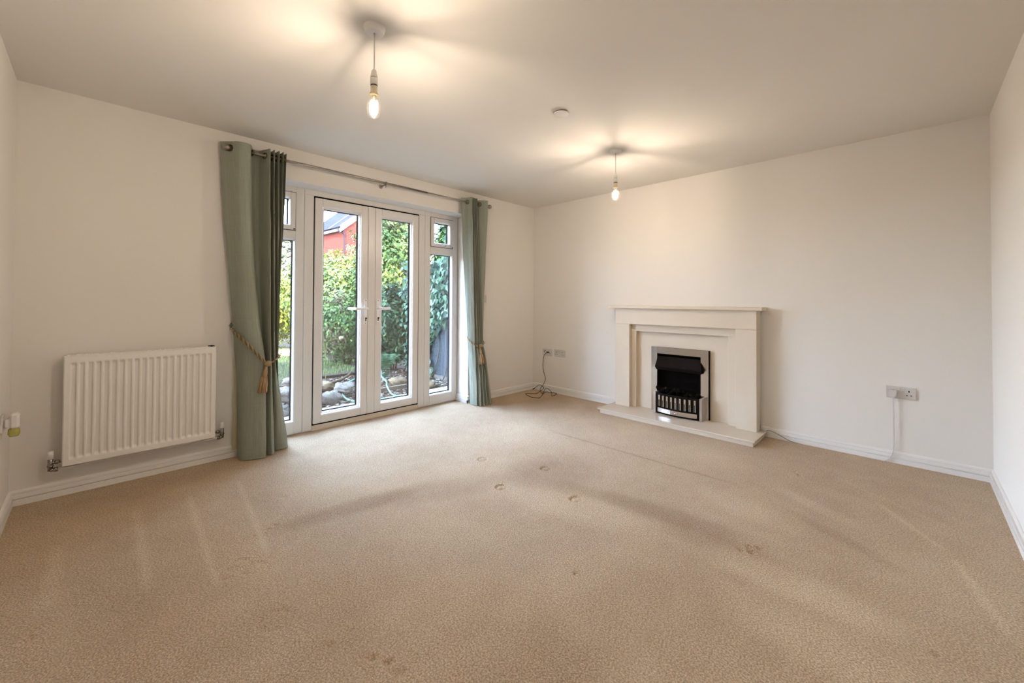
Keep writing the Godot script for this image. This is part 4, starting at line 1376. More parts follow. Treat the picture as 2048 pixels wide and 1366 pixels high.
func build_electrics() -> void:
	# double socket on the right
	var p := plate("double_socket", "white double socket on the wall right of the fireplace, white plug in its left half", "socket", 3.468, 3.627, 0.470, 0.556, "white double sockets")
	rocker(p, -0.012)
	rocker(p, 0.012)
	pin_holes(p, 0.042)
	pin_holes(p, -0.042)
	var g := thing("plug", "white plug with a white flex running down to the skirting, in the right-hand socket", "plug", v3(0, 0.508, 3.5055))
	var st := ms()
	prism(st, [Vector2(-0.024, -0.020), Vector2(-0.017, -0.027), Vector2(0.017, -0.027), Vector2(0.024, -0.020), Vector2(0.024, 0.015), Vector2(0.016, 0.023), Vector2(-0.016, 0.023), Vector2(-0.024, 0.015)], v3(-0.0105, 0, 0), v3(-0.036, 0, 0), Vector3(0, 0, 1), Vector3.UP)
	prism(st, [Vector2(-0.020, -0.017), Vector2(-0.014, -0.023), Vector2(0.014, -0.023), Vector2(0.020, -0.017), Vector2(0.020, 0.012), Vector2(0.013, 0.019), Vector2(-0.013, 0.019), Vector2(-0.020, 0.012)], v3(-0.036, 0, 0), v3(-0.041, 0, 0), Vector3(0, 0, 1), Vector3.UP)
	obj("plug_body", st, M.plate, g)
	st = ms(true)
	tube(st, spline([v3(-0.022, -0.020, 0.0), v3(-0.024, -0.10, 0.003), v3(-0.024, -0.26, 0.004), v3(-0.026, -0.38, 0.002), v3(-0.030, -0.44, -0.006), v3(-0.030, -0.485, -0.024), v3(-0.028, -0.503, -0.046), v3(-0.026, -0.507, -0.06)], 8), 0.0034, 9)
	obj("flex", st, M.plate, g)
	# the fire's own lead, coming out behind the hearth
	st = ms(true)
	tube(st, spline([v3(-0.024, 0.048, 2.700), v3(-0.030, 0.060, 2.724), v3(-0.034, 0.056, 2.760), v3(-0.034, 0.034, 2.815), v3(-0.032, 0.010, 2.870), v3(-0.030, 0.002, 2.920), v3(-0.028, -0.001, 2.960)], 8), 0.003, 8)
	tag(obj("power_cable", st, mat(L(0.30, 0.24, 0.17), 0.5)), "thin brownish cable curling from the hearth's right end down onto the carpet", "cable")
	# pair of plates by the far corner
	p = plate("media_socket", "white television and data outlet plate beside the far corner, black lead plugged in", "outlet", 0.168, 0.326, 0.459, 0.547)
	for q in [[-0.046, 0.022], [-0.026, 0.022], [-0.048, 0.004], [0.044, -0.010]]:
		st = ms(true)
		lathe(st, [Vector2(0.0, 0.012), Vector2(0.0045, 0.012), Vector2(0.0055, 0.009)], v3(0, q[1], q[0]), 12, Vector3(-1, 0, 0))
		obj("aerial_port", st, M.black, p)
	p = plate("double_socket", "empty white double socket beside the television outlet near the far corner", "socket", 0.360, 0.530, 0.463, 0.551, "white double sockets")
	rocker(p, -0.012)
	rocker(p, 0.012)
	pin_holes(p, 0.045)
	pin_holes(p, -0.045)
	var c := thing("aerial_lead", "loose black lead hanging from the television outlet and coiled on the carpet in the corner", "cable")
	var pts := [Vector3(-0.014, 0.507, 0.262), Vector3(-0.03, 0.500, 0.250), Vector3(-0.03, 0.454, 0.209), Vector3(-0.03, 0.364, 0.194), Vector3(-0.03, 0.304, 0.193), Vector3(-0.03, 0.23, 0.212), Vector3(-0.05, 0.17, 0.252), Vector3(-0.05, 0.099, 0.223), Vector3(-0.07, 0.038, 0.186), Vector3(-0.071, 0.008, 0.189), Vector3(-0.162, 0.004, 0.298), Vector3(-0.07, 0.041, 0.264), Vector3(-0.07, 0.055, 0.298), Vector3(-0.07, 0.04, 0.341), Vector3(-0.052, 0.006, 0.355), Vector3(-0.178, 0.004, 0.463), Vector3(-0.055, 0.006, 0.441), Vector3(-0.07, 0.018, 0.411), Vector3(-0.056, 0.006, 0.339), Vector3(-0.07, 0.012, 0.293), Vector3(-0.146, 0.004, 0.299), Vector3(-0.263, 0.004, 0.369), Vector3(-0.362, 0.004, 0.412), Vector3(-0.397, 0.004, 0.335), Vector3(-0.371, 0.004, 0.245), Vector3(-0.307, 0.004, 0.152), Vector3(-0.212, 0.004, 0.234), Vector3(-0.098, 0.006, 0.195), Vector3(-0.07, 0.03, 0.221), Vector3(-0.07, 0.054, 0.242), Vector3(-0.07, 0.074, 0.215), Vector3(-0.07, 0.082, 0.166), Vector3(-0.055, 0.047, 0.108), Vector3(-0.057, 0.012, 0.062)]
	st = ms(true)
	tube(st, spline(pts, 7), 0.0030, 8)
	obj("lead", st, M.black, c)
	st = ms(true)
	tube(st, [v3(-0.057, 0.022, 0.074), v3(-0.058, 0.007, 0.048)], 0.0065, 10)
	obj("end_plug", st, M.black, c)
	st = ms()
	bx(st, v3(-0.024, 0.500, 0.243), v3(-0.0105, 0.513, 0.282), 0.003)
	obj("socket_plug", st, M.black, c)
	# blank plate partly behind the right-hand curtain, on the window wall
	var b := thing("blank_plate", "small white blank plate on the wall, mostly behind the right-hand curtain", "wall plate", v3(-0.893, 1.185, 0.0))
	st = ms()
	bx(st, v3(-0.043, -0.043, 0.0), v3(0.043, 0.043, 0.009), 0.003)
	obj("face_plate", st, M.plate, b)
	# plug-in air freshener on the left wall
	var s := thing("single_socket", "white single socket at the left edge behind the air freshener", "socket", v3(-RW, 0.53, 0.315))
	st = ms()
	bx(st, v3(0.0, -0.043, -0.043), v3(0.010, 0.043, 0.043), 0.003)
	obj("face_plate", st, M.plate, s)
	var a := thing("air_freshener", "white plug-in air freshener with a yellowish oil bottle, low on the left wall", "air freshener", v3(-RW, 0.53, 0.315))
	st = ms()
	bx(st, v3(0.0105, -0.024, -0.022), v3(0.030, 0.022, 0.022), 0.006)
	bx(st, v3(0.028, -0.030, -0.026), v3(0.062, 0.045, 0.026), 0.009)
	obj("warmer_body", st, M.plastic, a)
	st = ms(true)
	lathe(st, [Vector2(0.014, 0.0), Vector2(0.020, -0.006), Vector2(0.021, -0.030), Vector2(0.016, -0.042), Vector2(0.0, -0.044)], v3(0.043, -0.030, 0.0), 18)
	obj("oil_bottle", st, M.oil, a, "yellowish oil bottle")

# ---------------------------------------------------------------- garden
func leaf_mesh(w: float, l: float, bend: float) -> ArrayMesh:
	var st := ms(true)
	var rows := 4
	var P := []
	for j in rows + 1:
		var t := float(j) / rows
		var ww := w * pow(sin(PI * clampf(t * 0.94 + 0.06, 0.0, 1.0)), 0.8)
		var z := -bend * t * t
		P.append([v3(-ww, l * t, z + 0.18 * ww), v3(0, l * t, z), v3(ww, l * t, z + 0.18 * ww)])
	for j in rows:
		for k in 2:
			quad(st, P[j][k], P[j][k + 1], P[j + 1][k + 1], P[j + 1][k], Vector3(0, 0, 1))
	st.generate_normals()
	return st.commit()

func leaf_turn(out: Vector3, r: RandomNumberGenerator, droop: float) -> Basis:
	var n := (out + Vector3(r.randf_range(-1, 1), r.randf_range(-0.4, 1.2), r.randf_range(-1, 1)) * 0.75).normalized()
	var down := (Vector3(r.randf_range(-1, 1), -droop, r.randf_range(-1, 1)) + out * 0.5)
	var y := (down - n * down.dot(n)).normalized()
	return Basis(y.cross(n).normalized(), y, n)

# a shrub: lumpy body of leaves on a few stems. tones: linear colours
func shrub(called: String, label: String, cat: String, at: Vector3, rad: Vector3, n: int, size: float, tones: Array, sd: int, gloss := false, droop := 0.5, group := "") -> Node3D:
	var o := thing(called, label, cat, at, group)
	var r := RandomNumberGenerator.new()
	r.seed = sd
	var nz := noise(0.8, 3, sd)
	var xf := []
	var cols := []
	var k := 0
	while xf.size() < n and k < n * 4:
		k += 1
		var d := Vector3(r.randfn(), r.randfn(), r.randfn()).normalized()
		var q := 1.0 - 0.55 * pow(r.randf(), 1.6)
		q *= 0.86 + 0.34 * nz.get_noise_3dv(d * 2.6 + Vector3(sd, 0, 0)) + 0.16 * nz.get_noise_3dv(d * 8.0)
		var p := Vector3(d.x * rad.x, rad.y + d.y * rad.y, d.z * rad.z)
		p = Vector3(0, rad.y, 0) + (p - Vector3(0, rad.y, 0)) * q
		if p.y < 0.03:
			continue
		var s := size * r.randf_range(0.6, 1.25)
		xf.append(Transform3D(leaf_turn(d, r, droop).scaled(Vector3.ONE * s), p))
		var patch := clampf(0.5 + 0.9 * nz.get_noise_3dv(p * 1.6 + Vector3(9, sd, 0)) + r.randf_range(-0.35, 0.35), 0.0, 0.999)
		var t: Color = tones[int(patch * tones.size())]
		cols.append(t * 0.60 * r.randf_range(0.7, 1.3))
	many("foliage", leaf_mesh(0.27, 1.0, 0.22), M.leaf_gloss if gloss else M.leaf, xf, cols, o)
	for i in 5:
		var a := TAU * i / 5.0 + r.randf()
		var st := ms(true)
		var e := v3(cos(a) * rad.x * 0.5, rad.y * 1.4, sin(a) * rad.z * 0.5)
		tube(st, spline([v3(cos(a) * 0.05, -0.02, sin(a) * 0.05), e * 0.4 + v3(0.04, 0.05, 0), e], 5), 0.018, 6, 0.006)
		obj("stem", st, M.twig, o)
	return o

func build_garden() -> void:
	var G := GROUND
	# ground
	var st := ms()
	quad(st, v3(-30, G - 0.03, -40), v3(30, G - 0.03, -40), v3(30, G - 0.03, -0.3), v3(-30, G - 0.03, -0.3), Vector3.UP)
	structure("ground", st, M.soil, "dark garden soil behind the patio", "soil")
	# patio of square slabs, each its own piece
	var pav := thing("patio", "pale stone paving slabs outside the French doors", "paving", Vector3.ZERO, "", "structure")
	var r := RandomNumberGenerator.new()
	r.seed = 4
	for j in 2:
		for i in 10:
			var x := -4.6 + i * 0.52
			var z := -0.33 - j * 0.53
			st = ms()
			var dy := r.randf_range(-0.003, 0.003)
			bx(st, v3(x + 0.005, G - 0.03, z - 0.522), v3(x + 0.512, G + dy, z - 0.005), 0.004)
			obj("slab", st, M.paving, pav)
	# lawn on the left, raised behind the stones
	st = ms()
	bx(st, v3(-8.0, G - 0.05, -9.0), v3(-1.55, G + 0.035, -2.9))
	bx(st, v3(-2.0, G - 0.05, -9.0), v3(-0.6, G + 0.030, -3.3))
	var lw := thing("lawn", "strip of green lawn beyond the stones, seen through the left side window", "lawn", Vector3.ZERO, "", "stuff")
	obj("turf", st, M.soil, lw)
	var xf := []
	var cols := []
	for i in 26000:
		var p := v3(r.randf_range(-4.2, -0.7), G + 0.03, r.randf_range(-8.5, -2.92))
		if p.x > -1.6 and p.z > -3.35:
			continue
		var s := r.randf_range(0.025, 0.055)
		var b := Basis(Vector3.UP, r.randf() * TAU) * Basis(Vector3.RIGHT, r.randf_range(-0.5, 0.5))
		xf.append(Transform3D(b.scaled(v3(s * 0.5, s, s)), p))
		cols.append(Color(0.05, 0.10, 0.025).lerp(Color(0.12, 0.15, 0.05), r.randf()))
	many("grass_blades", leaf_mesh(0.10, 1.0, 0.3), M.grass, xf, cols, lw)
	# bark chips, pebbles and dead leaves over the bed
	xf = []
	cols = []
	for i in 5200:
		var p := v3(r.randf_range(-2.4, 0.2), G - 0.022, r.randf_range(-3.4, -1.40))
		var s := r.randf_range(0.008, 0.028)
		var b := Basis.from_euler(v3(r.randf_range(-0.5, 0.5), r.randf() * TAU, r.randf_range(-0.5, 0.5)))
		xf.append(Transform3D(b.scaled(v3(s, s * r.randf_range(0.25, 0.6), s * r.randf_range(0.4, 0.9))), p))
		var t := r.randf()
		var c := Color(0.12, 0.08, 0.05)
		if t > 0.55:
			c = Color(0.26, 0.17, 0.11)
		if t > 0.80:
			c = Color(0.45, 0.38, 0.32)
		if t > 0.93:
			c = Color(0.70, 0.66, 0.60)
		cols.append(c * 0.32)
	var chip_st := rock_shape(1.0, 1.0, 1.0, 55, 7, 5)
	chip_st.generate_normals()
	var chip_mesh := chip_st.commit()
	var bark := many("bark_mulch", chip_mesh, M.chip, xf, cols)
	tag(bark, "brown bark chips and pale pebbles covering the bed beyond the patio", "mulch", "", "stuff")
	xf = []
	cols = []
	for i in 900:
		var p := v3(r.randf_range(-2.2, 0.5), G + 0.04, r.randf_range(-7.6, -6.2))
		xf.append(Transform3D(Basis.from_euler(v3(r.randf_range(-0.7, 0.7), r.randf() * TAU, 0)).scaled(v3(0.05, 0.02, 0.05)), p))
		cols.append(Color(0.18, 0.11, 0.05).lerp(Color(0.25, 0.18, 0.09), r.randf()))
	tag(many("fallen_leaves", chip_mesh, M.chip, xf, cols), "strip of dry orange leaf litter at the far edge of the lawn", "leaf litter", "", "stuff")
	# stones between patio and lawn
	var stones := [
		[-2.72, -1.42, 0.20, 0.085, 0.15, 0, "flat grey stone at the foot of the pile, outside the left side window", "rock_grey"],
		[-2.55, -1.60, 0.17, 0.090, 0.15, 1, "rounded grey-white stone on top of the bottom one, outside the left side window", "rock_grey"],
		[-2.34, -1.95, 0.15, 0.10, 0.14, 2, "pale angular stone at the top of the pile, outside the left side window", "rock_grey"],
		[-2.86, -1.82, 0.20, 0.13, 0.16, 3, "tan stone at the back of the pile, beside the left-hand curtain", "rock_tan"],
		[-2.00, -1.66, 0.16, 0.09, 0.13, 4, "blue-grey stone low behind the left edge of the left door", "rock_grey"],
		[-1.72, -1.90, 0.19, 0.055, 0.13, 5, "flat pale slab of stone resting behind the left door", "rock_grey"],
		[-1.78, -2.42, 0.19, 0.085, 0.13, 6, "sandy triangular stone behind the flat pale slab", "rock_tan"],
		[-2.16, -2.30, 0.17, 0.10, 0.15, 7, "dark stone hidden behind the left door's stile", "rock_grey"],
		[-0.86, -1.95, 0.17, 0.085, 0.13, 8, "tan stone under the fern, behind the right door", "rock_tan"],
		[-0.58, -1.58, 0.13, 0.060, 0.10, 9, "small tan stone at the foot of the ivy, behind the right door", "rock_tan"],
	]
	for s in stones:
		var o := obj("stone", rock_shape(s[2] * 0.80, s[3] * 0.85, s[4] * 0.85, 200 + s[5], 18, 12), M[s[7]])
		var lift := 0.0
		if s[5] == 1:
			lift = 0.135
		elif s[5] == 2:
			lift = 0.17
		elif s[5] == 3:
			lift = 0.05
		elif s[5] == 5:
			lift = 0.08
		o.position = v3(s[0], G - 0.03 + s[3] * 0.8 + lift, s[1])
		o.rotation = v3(0.1 * sin(s[5]), s[5] * 0.8, 0.12 * cos(s[5] * 2.0))
		tag(o, s[6], "stone", "garden stones")
	# timber edging, a log and sticks
	st = ms()
	bx(st, v3(-1.55, G - 0.03, -1.80), v3(-0.70, G + 0.04, -1.75), 0.006)
	tag(obj("timber_edging", st, M.wood), "weathered timber edging board lying in the bed behind the hose", "edging")
	st = ms(true)
	tube(st, spline([v3(-1.66, G + 0.01, -2.72), v3(-1.42, G + 0.03, -2.78), v3(-1.22, G + 0.05, -2.95), v3(-1.10, G + 0.09, -3.05)], 6), 0.024, 10, 0.018)
	tag(obj("log", st, M.twig), "dark curved log lying at the foot of the hedge", "log")
	var sticks := [
		[-1.95, -1.46, 0.20, -0.02, 0.008, "thick brown stick lying nearest the patio on the bark chips"],
		[-2.02, -1.58, 0.13, 0.06, 0.005, "thin broken twig behind the thick stick, pointing at the hose"],
		[-1.62, -1.66, 0.22, -0.05, 0.007, "brown stick inside the loop of the left hose"],
		[-1.72, -1.44, 0.12, 0.03, 0.004, "short thin twig beside the pale pebbles by the patio edge"],
		[-1.52, -1.95, 0.18, 0.04, 0.006, "grey-brown stick between the flat pale stone and the hose"],
	]
	for q in sticks:
		var a := v3(q[0], G + 0.004, q[1])
		var d := v3(q[2], 0.012, q[3])
		st = ms(true)
		tube(st, [a, a + d * 0.5 + v3(0, 0.008, 0.01), a + d], q[4], 6, q[4] * 0.7)
		tag(obj("stick", st, M.wood), q[5], "stick", "sticks on the bark")
	# hose
	st = ms(true)
	var hp := [v3(-0.60, G + 0.02, -2.75), v3(-0.95, G + 0.06, -2.72), v3(-1.185, G + 0.05, -2.66), v3(-1.39, G + 0.05, -2.46), v3(-1.594, G + 0.03, -2.16), v3(-1.748, G + 0.02, -1.867), v3(-1.82, G + 0.01, -1.559), v3(-1.78, G + 0.01, -1.36), v3(-1.66, G + 0.012, -1.28), v3(-1.50, G + 0.015, -1.34), v3(-1.45, G + 0.05, -1.50), v3(-1.52, G + 0.07, -1.58), v3(-1.60, G + 0.04, -1.50), v3(-1.58, G + 0.015, -1.38), v3(-1.40, G + 0.012, -1.22), v3(-1.10, G + 0.012, -1.12), v3(-0.95, G + 0.012, -1.25)]
	tube(st, spline(hp, 8), 0.011, 10)
	tag(obj("garden_hose", st, M.hose), "pale green garden hose looping over the bed behind the left door", "hose")
	st = ms(true)
	tube(st, spline([v3(-0.90, G + 0.16, -2.42), v3(-0.957, G + 0.10, -2.308), v3(-1.05, G + 0.07, -1.98), v3(-1.164, G + 0.062, -1.760), v3(-1.26, G + 0.012, -1.45), v3(-1.25, G + 0.012, -1.22), v3(-1.10, G + 0.014, -1.02), v3(-0.85, G + 0.014, -0.98), v3(-0.62, G + 0.014, -1.10)], 8), 0.011, 10)
	tag(obj("garden_hose", st, M.hose), "pale green garden hose running down beside the fern behind the right door", "hose")
	# dark fence on the right with its gravel board
	var fe := thing("garden_fence", "dark blue-grey boarded fence running away from the house on the right", "fence")
	for i in 18:
		var z := -0.40 - i * 0.150
		st = ms()
		bx(st, v3(-0.060, G + 0.02, z - 0.149), v3(-0.040, 1.75, z), 0.003)
		obj("board", st, M.fence, fe)
	st = ms()
	bx(st, v3(-0.075, G - 0.04, -3.1), v3(-0.038, G + 0.035, -0.40), 0.004)
	obj("gravel_board", st, M.rock_grey, fe)
	for i in 2:
		st = ms()
		bx(st, v3(-0.039, G - 0.03, -0.5 - i * 1.9), v3(0.05, 1.80, -0.41 - i * 1.9), 0.004)
		obj("post", st, M.wood, fe)
	build_ivy(G)
	build_fern(G)
	# shrubs
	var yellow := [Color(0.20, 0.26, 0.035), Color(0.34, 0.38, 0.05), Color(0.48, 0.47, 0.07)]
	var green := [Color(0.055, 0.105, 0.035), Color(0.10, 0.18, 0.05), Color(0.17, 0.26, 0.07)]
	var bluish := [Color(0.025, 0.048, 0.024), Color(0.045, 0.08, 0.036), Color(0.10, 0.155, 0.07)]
	var pale := [Color(0.32, 0.30, 0.20), Color(0.45, 0.38, 0.26), Color(0.36, 0.40, 0.18)]
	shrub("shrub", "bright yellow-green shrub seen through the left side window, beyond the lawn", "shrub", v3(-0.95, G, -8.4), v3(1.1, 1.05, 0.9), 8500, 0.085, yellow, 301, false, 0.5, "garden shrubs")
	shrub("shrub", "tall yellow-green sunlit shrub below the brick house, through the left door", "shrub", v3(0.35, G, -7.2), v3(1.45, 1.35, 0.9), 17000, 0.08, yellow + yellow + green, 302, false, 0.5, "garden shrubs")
	shrub("shrub", "low dark-leaved shrub with bare twigs, lower half of the left door", "shrub", v3(-0.62, G, -4.35), v3(0.80, 0.82, 0.6), 9500, 0.062, green + [Color(0.13, 0.11, 0.06)], 303, false, 0.6, "garden shrubs")
	shrub("shrub", "broad light green shrub behind the twiggy one, mid height in the left door", "shrub", v3(-0.25, G, -5.6), v3(0.95, 1.12, 0.7), 11000, 0.08, green + [Color(0.24, 0.30, 0.07)], 304, true, 0.6, "garden shrubs")
	shrub("shrub", "tall glossy laurel filling the right door up to its top", "shrub", v3(0.50, G, -4.75), v3(0.95, 1.85, 0.8), 22000, 0.078, green + [Color(0.24, 0.30, 0.07)], 305, true, 0.7, "garden shrubs")
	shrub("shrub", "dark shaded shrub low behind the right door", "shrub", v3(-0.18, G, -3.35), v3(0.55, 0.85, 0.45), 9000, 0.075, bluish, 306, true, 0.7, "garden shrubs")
	shrub("tree", "pale pinkish-leaved tree far off, top of the left side window", "tree", v3(1.0, G, -13.5), v3(1.7, 2.1, 1.3), 9000, 0.17, pale, 307, false, 0.4)
	shrub("tree", "leafy tree with large leaves rising above the fence, in the small right sash", "tree", v3(0.80, G, -2.45), v3(0.74, 1.78, 0.75), 11000, 0.13, [Color(0.10, 0.20, 0.05), Color(0.20, 0.33, 0.08), Color(0.05, 0.10, 0.05)], 308, true, 0.8)
	# rose stem with a dead bloom
	var b := thing("hydrangea", "faded pinkish flower head on a thin bending stem in front of the shrubs", "flower", v3(-1.465, G, -3.2))
	st = ms(true)
	tube(st, spline([v3(0, -0.02, 0), v3(0.0, 0.28, 0.0), v3(0.01, 0.55, 0.0), v3(0.10, 0.63, 0.0), v3(0.22, 0.65, 0.02)], 6), 0.005, 7, 0.003)
	tube(st, spline([v3(0, -0.02, 0.02), v3(-0.02, 0.4, 0.02), v3(-0.05, 0.85, 0.0), v3(-0.02, 1.25, 0.02)], 6), 0.006, 7, 0.003)
	obj("stem", st, M.stem, b)
	var fl := obj("bloom", rock_shape(0.032, 0.026, 0.032, 71, 12, 9), M.bloom, b)
	fl.position = v3(0.24, 0.65, 0.02)
	# neighbour's brick house
	build_house(G)

func build_ivy(G: float) -> void:
	var o := thing("ivy", "large-leaved ivy hanging over the dark fence, through the right side window", "ivy", v3(-0.06, G, -1.6))
	var r := RandomNumberGenerator.new()
	r.seed = 81
	var lm := [ivy_leaf(0.5), ivy_leaf(0.9)]
	var mats := []
	for t in [Color(0.09, 0.16, 0.075), Color(0.16, 0.26, 0.13), Color(0.045, 0.09, 0.045), Color(0.26, 0.36, 0.26)]:
		var m := mat((t * 0.42).linear_to_srgb(), 0.38, 0.0, 0.25)
		m.backlight_enabled = true
		m.backlight = Color(0.25, 0.25, 0.25)
		m.cull_mode = BaseMaterial3D.CULL_DISABLED
		mats.append(m)
	var n := 0
	var k := 0
	while n < 280 and k < 4000:
		k += 1
		var z := r.randf_range(-1.10, 0.30)      # relative to the plant
		var y := r.randf_range(0.02, 1.95)
		# the near lower corner of the fence stays bare
		var edge := -0.60 + 0.95 * smoothstep(0.55, 1.35, y) + r.randf_range(-0.10, 0.10)
		if z > edge:
			continue
		var bulge := 0.05 + 0.20 * clampf((edge - z) / 0.5, 0.0, 1.0) * smoothstep(0.2, 1.2, y)
		var x := -bulge * r.randf_range(0.3, 1.0)
		var mi := MeshInstance3D.new()
		mi.name = "leaf"
		mi.mesh = lm[r.randi() % 2]
		mi.material_override = mats[[0, 0, 1, 1, 2, 3][r.randi() % 6]]
		var d := Vector3(-1, 0.45, r.randf_range(-0.2, 0.5)).normalized()
		var s := r.randf_range(0.055, 0.125)
		mi.transform = Transform3D(leaf_turn(d, r, 1.6).scaled(Vector3.ONE * s), v3(x, y, z))
		o.add_child(mi, true)
		n += 1
	var xf := []
	for i in 1500:
		var z := r.randf_range(-1.35, 0.25)
		var y := r.randf_range(0.0, 2.0)
		var edge := -0.66 + 0.95 * smoothstep(0.55, 1.35, y)
		if z > edge:
			continue
		var x := -r.randf_range(0.0, 0.12 + 0.12 * smoothstep(0.2, 1.2, y))
		xf.append(Transform3D(leaf_turn(Vector3(-1, 0.3, 0.1).normalized(), r, 1.4).scaled(Vector3.ONE * r.randf_range(0.05, 0.10)), v3(x, y, z)))
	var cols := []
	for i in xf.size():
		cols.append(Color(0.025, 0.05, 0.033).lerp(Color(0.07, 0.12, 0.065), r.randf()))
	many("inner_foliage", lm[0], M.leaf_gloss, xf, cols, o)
	for i in 5:
		var st := ms(true)
		var z := -0.3 * i
		tube(st, spline([v3(-0.02, -0.02, z - 0.3), v3(-0.03, 0.5, z - 0.1), v3(-0.02, 1.1, z - 0.25), v3(-0.04, 1.8, z)], 6), 0.008, 6, 0.004)
		obj("vine", st, M.twig, o)

func ivy_leaf(w: float) -> ArrayMesh:
	var st := ms(true)
	var half := [Vector2(0.0, 0.0), Vector2(0.30, -0.10), Vector2(0.55, 0.12), Vector2(0.42, 0.38), Vector2(0.36, 0.55), Vector2(0.18, 0.80), Vector2(0.0, 1.0)]
	for s in [-1.0, 1.0]:
		for i in range(0, half.size() - 1):
			var a: Vector2 = half[i]
			var b: Vector2 = half[i + 1]
			tri(st, v3(0, 0.35, 0), v3(s * a.x * w * 1.4, a.y, 0.10 * a.x - 0.18 * a.y * a.y), v3(s * b.x * w * 1.4, b.y, 0.10 * b.x - 0.18 * b.y * b.y), Vector3(0, 0, 1))
	st.generate_normals()
	return st.commit()

func build_fern(G: float) -> void:
	var o := thing("fern", "fern with arching pale fronds at the foot of the dark shrub behind the right door", "fern", v3(-0.80, G, -2.45))
	var r := RandomNumberGenerator.new()
	r.seed = 91
	for k in 9:
		var a := TAU * k / 9.0 + 0.3
		var d := v3(cos(a), 0, sin(a))
		var reach := r.randf_range(0.20, 0.32)
		var path := spline([Vector3.ZERO, d * reach * 0.35 + v3(0, 0.28, 0), d * reach * 0.8 + v3(0, 0.40, 0), d * reach * 1.25 + v3(0, 0.30, 0)], 8)
		var st := ms()
		for i in range(2, path.size() - 1):
			var t := float(i) / path.size()
			var p: Vector3 = path[i]
			var f: Vector3 = ((path[i + 1] as Vector3) - (path[i - 1] as Vector3)).normalized()
			var s := f.cross(Vector3.UP).normalized()
			var w := 0.085 * sin(PI * clampf(t * 0.9 + 0.1, 0, 1))
			for q in [-1.0, 1.0]:
				var tip: Vector3 = p + s * q * w + f * 0.018 - v3(0, 0.012, 0)
				tri(st, p - f * 0.006, p + f * 0.010, tip, Vector3.UP)
		var m: StandardMaterial3D = M.leaf.duplicate()
		m.vertex_color_use_as_albedo = false
		m.backlight = Color(0.1, 0.1, 0.1)
		m.albedo_color = L(0.028, 0.055, 0.022)
		obj("frond", st, m, o)

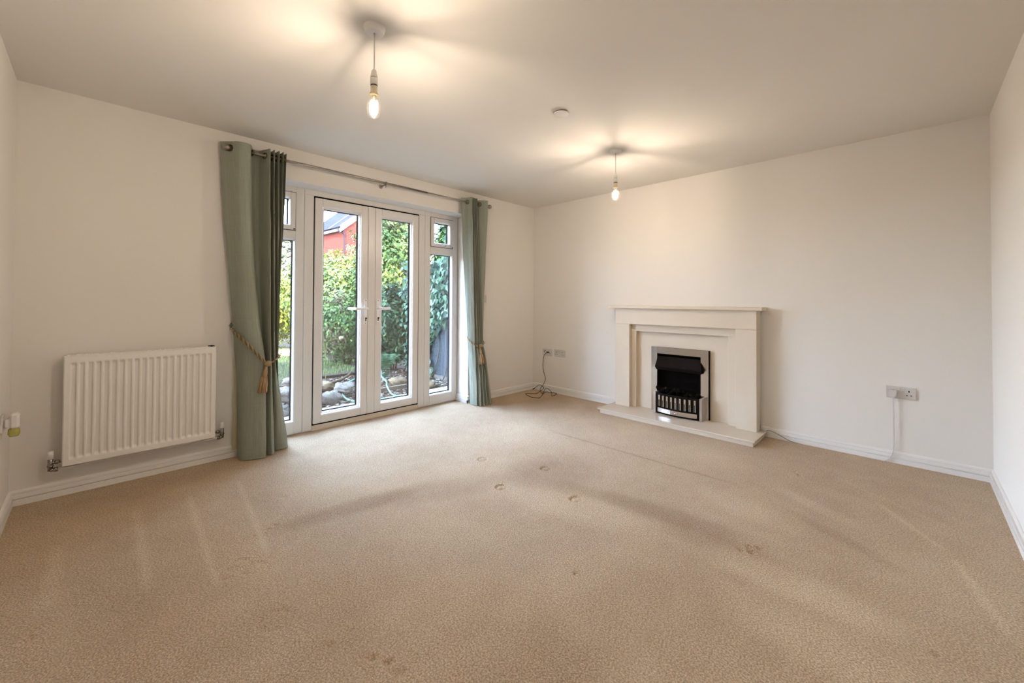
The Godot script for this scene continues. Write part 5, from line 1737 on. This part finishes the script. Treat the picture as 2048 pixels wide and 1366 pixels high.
func build_house(G: float) -> void:
	# its axes: e runs along the eaves away from us, n along the gable
	var h := thing("neighbour_house", "red brick house with slate roof and white bargeboard beyond the garden", "house", v3(5.515, 0, -19.0))
	var e := Vector3(-0.0495, 0, -0.9988)
	var n := Vector3(0.9988, 0, -0.0495)
	var eh := 5.30
	var half := 2.15
	var rise := 0.836 * half
	var deep := 4.6
	var O := Vector3.ZERO
	var U := Vector3.UP
	var st := ms()
	var p := [O, n * half * 2.0]
	quad(st, p[0] + U * G, p[1] + U * G, p[1] + U * eh, p[0] + U * eh, -e)
	tri(st, p[0] + U * eh, p[1] + U * eh, n * half + U * (eh + rise), -e)
	quad(st, p[0] + U * G, e * deep + U * G, e * deep + U * eh, p[0] + U * eh, -n)
	quad(st, p[1] + U * G, p[1] + e * deep + U * G, p[1] + e * deep + U * eh, p[1] + U * eh, n)
	quad(st, e * deep + U * G, p[1] + e * deep + U * G, p[1] + e * deep + U * eh, e * deep + U * eh, e)
	tri(st, e * deep + U * eh, p[1] + e * deep + U * eh, e * deep + n * half + U * (eh + rise), e)
	obj("wall", st, M.brick, h)
	# roof slopes, each a slab with thickness
	var roof := Node3D.new()
	roof.name = "roof"
	h.add_child(roof, true)
	for s in [0, 1]:
		st = ms()
		var eave := (O if s == 0 else n * half * 2.0)
		var outw := (-n if s == 0 else n)
		var lo: Vector3 = eave + outw * 0.22 + U * (eh - 0.836 * 0.22 + 0.05) - e * 0.12
		var hi: Vector3 = n * half + U * (eh + rise + 0.05) - e * 0.12
		var along := e * (deep + 0.24)
		var th := U * 0.10
		quad(st, lo + th, lo + along + th, hi + along + th, hi + th, U + outw)
		quad(st, lo, lo + along, hi + along, hi, -(U + outw))
		quad(st, lo, lo + along, lo + along + th, lo + th, outw)
		quad(st, lo, hi, hi + th, lo + th, -e)
		obj("slate_slope", st, M.slate, roof)
	st = ms()
	for k in 1:
		# pale mortar line running up the slope
		var a0: Vector3 = O - n * 0.22 + U * (eh - 0.836 * 0.22 + 0.16) + e * 1.30
		var a1: Vector3 = n * half + U * (eh + rise + 0.16) + e * 1.30
		quad(st, a0, a0 + e * 0.14, a1 + e * 0.14, a1, U - n)
	obj("verge_line", st, M.paint_white, roof)
	for s in [0, 1]:
		st = ms()
		var ends := [(O if s == 0 else n * half * 2.0), n * half]
		var outw := (-n if s == 0 else n)
		var a: Vector3 = ends[0] + outw * 0.24 + U * (eh - 0.836 * 0.24) - e * 0.13
		var b: Vector3 = ends[1] + U * (eh + rise) - e * 0.13
		quad(st, a + U * 0.20, b + U * 0.20, b - U * 0.18, a - U * 0.18, -e)
		quad(st, a - U * 0.18, b - U * 0.18, b - U * 0.18 + e * 0.13, a - U * 0.18 + e * 0.13, -U)
		obj("bargeboard", st, M.paint_white, h)
	st = ms()
	var f0 := -n * 0.20 + U * (eh - 0.28) - e * 0.10
	quad(st, f0, f0 + e * deep, f0 + e * deep + U * 0.22, f0 + U * 0.22, -n)
	quad(st, f0, f0 + e * deep, f0 + e * deep + n * 0.2, f0 + n * 0.2, -U)
	obj("fascia", st, M.paint_white, h)
	st = ms(true)
	tube(st, [-n * 0.25 + U * (eh - 0.07) - e * 0.05, -n * 0.25 + U * (eh - 0.07) + e * deep], 0.036, 8)
	obj("gutter", st, M.pipe_black, h)
	st = ms(true)
	tube(st, spline([-n * 0.25 + U * (eh - 0.10) + e * 0.15, -n * 0.22 + U * (eh - 0.30) + e * 0.10, n * 0.02 + U * (eh - 0.45) - e * 0.09, n * 0.02 + U * (eh - 0.75) - e * 0.09, n * 0.02 + U * 0.0 - e * 0.09], 4), 0.034, 8)
	obj("downpipe", st, M.pipe_black, h)
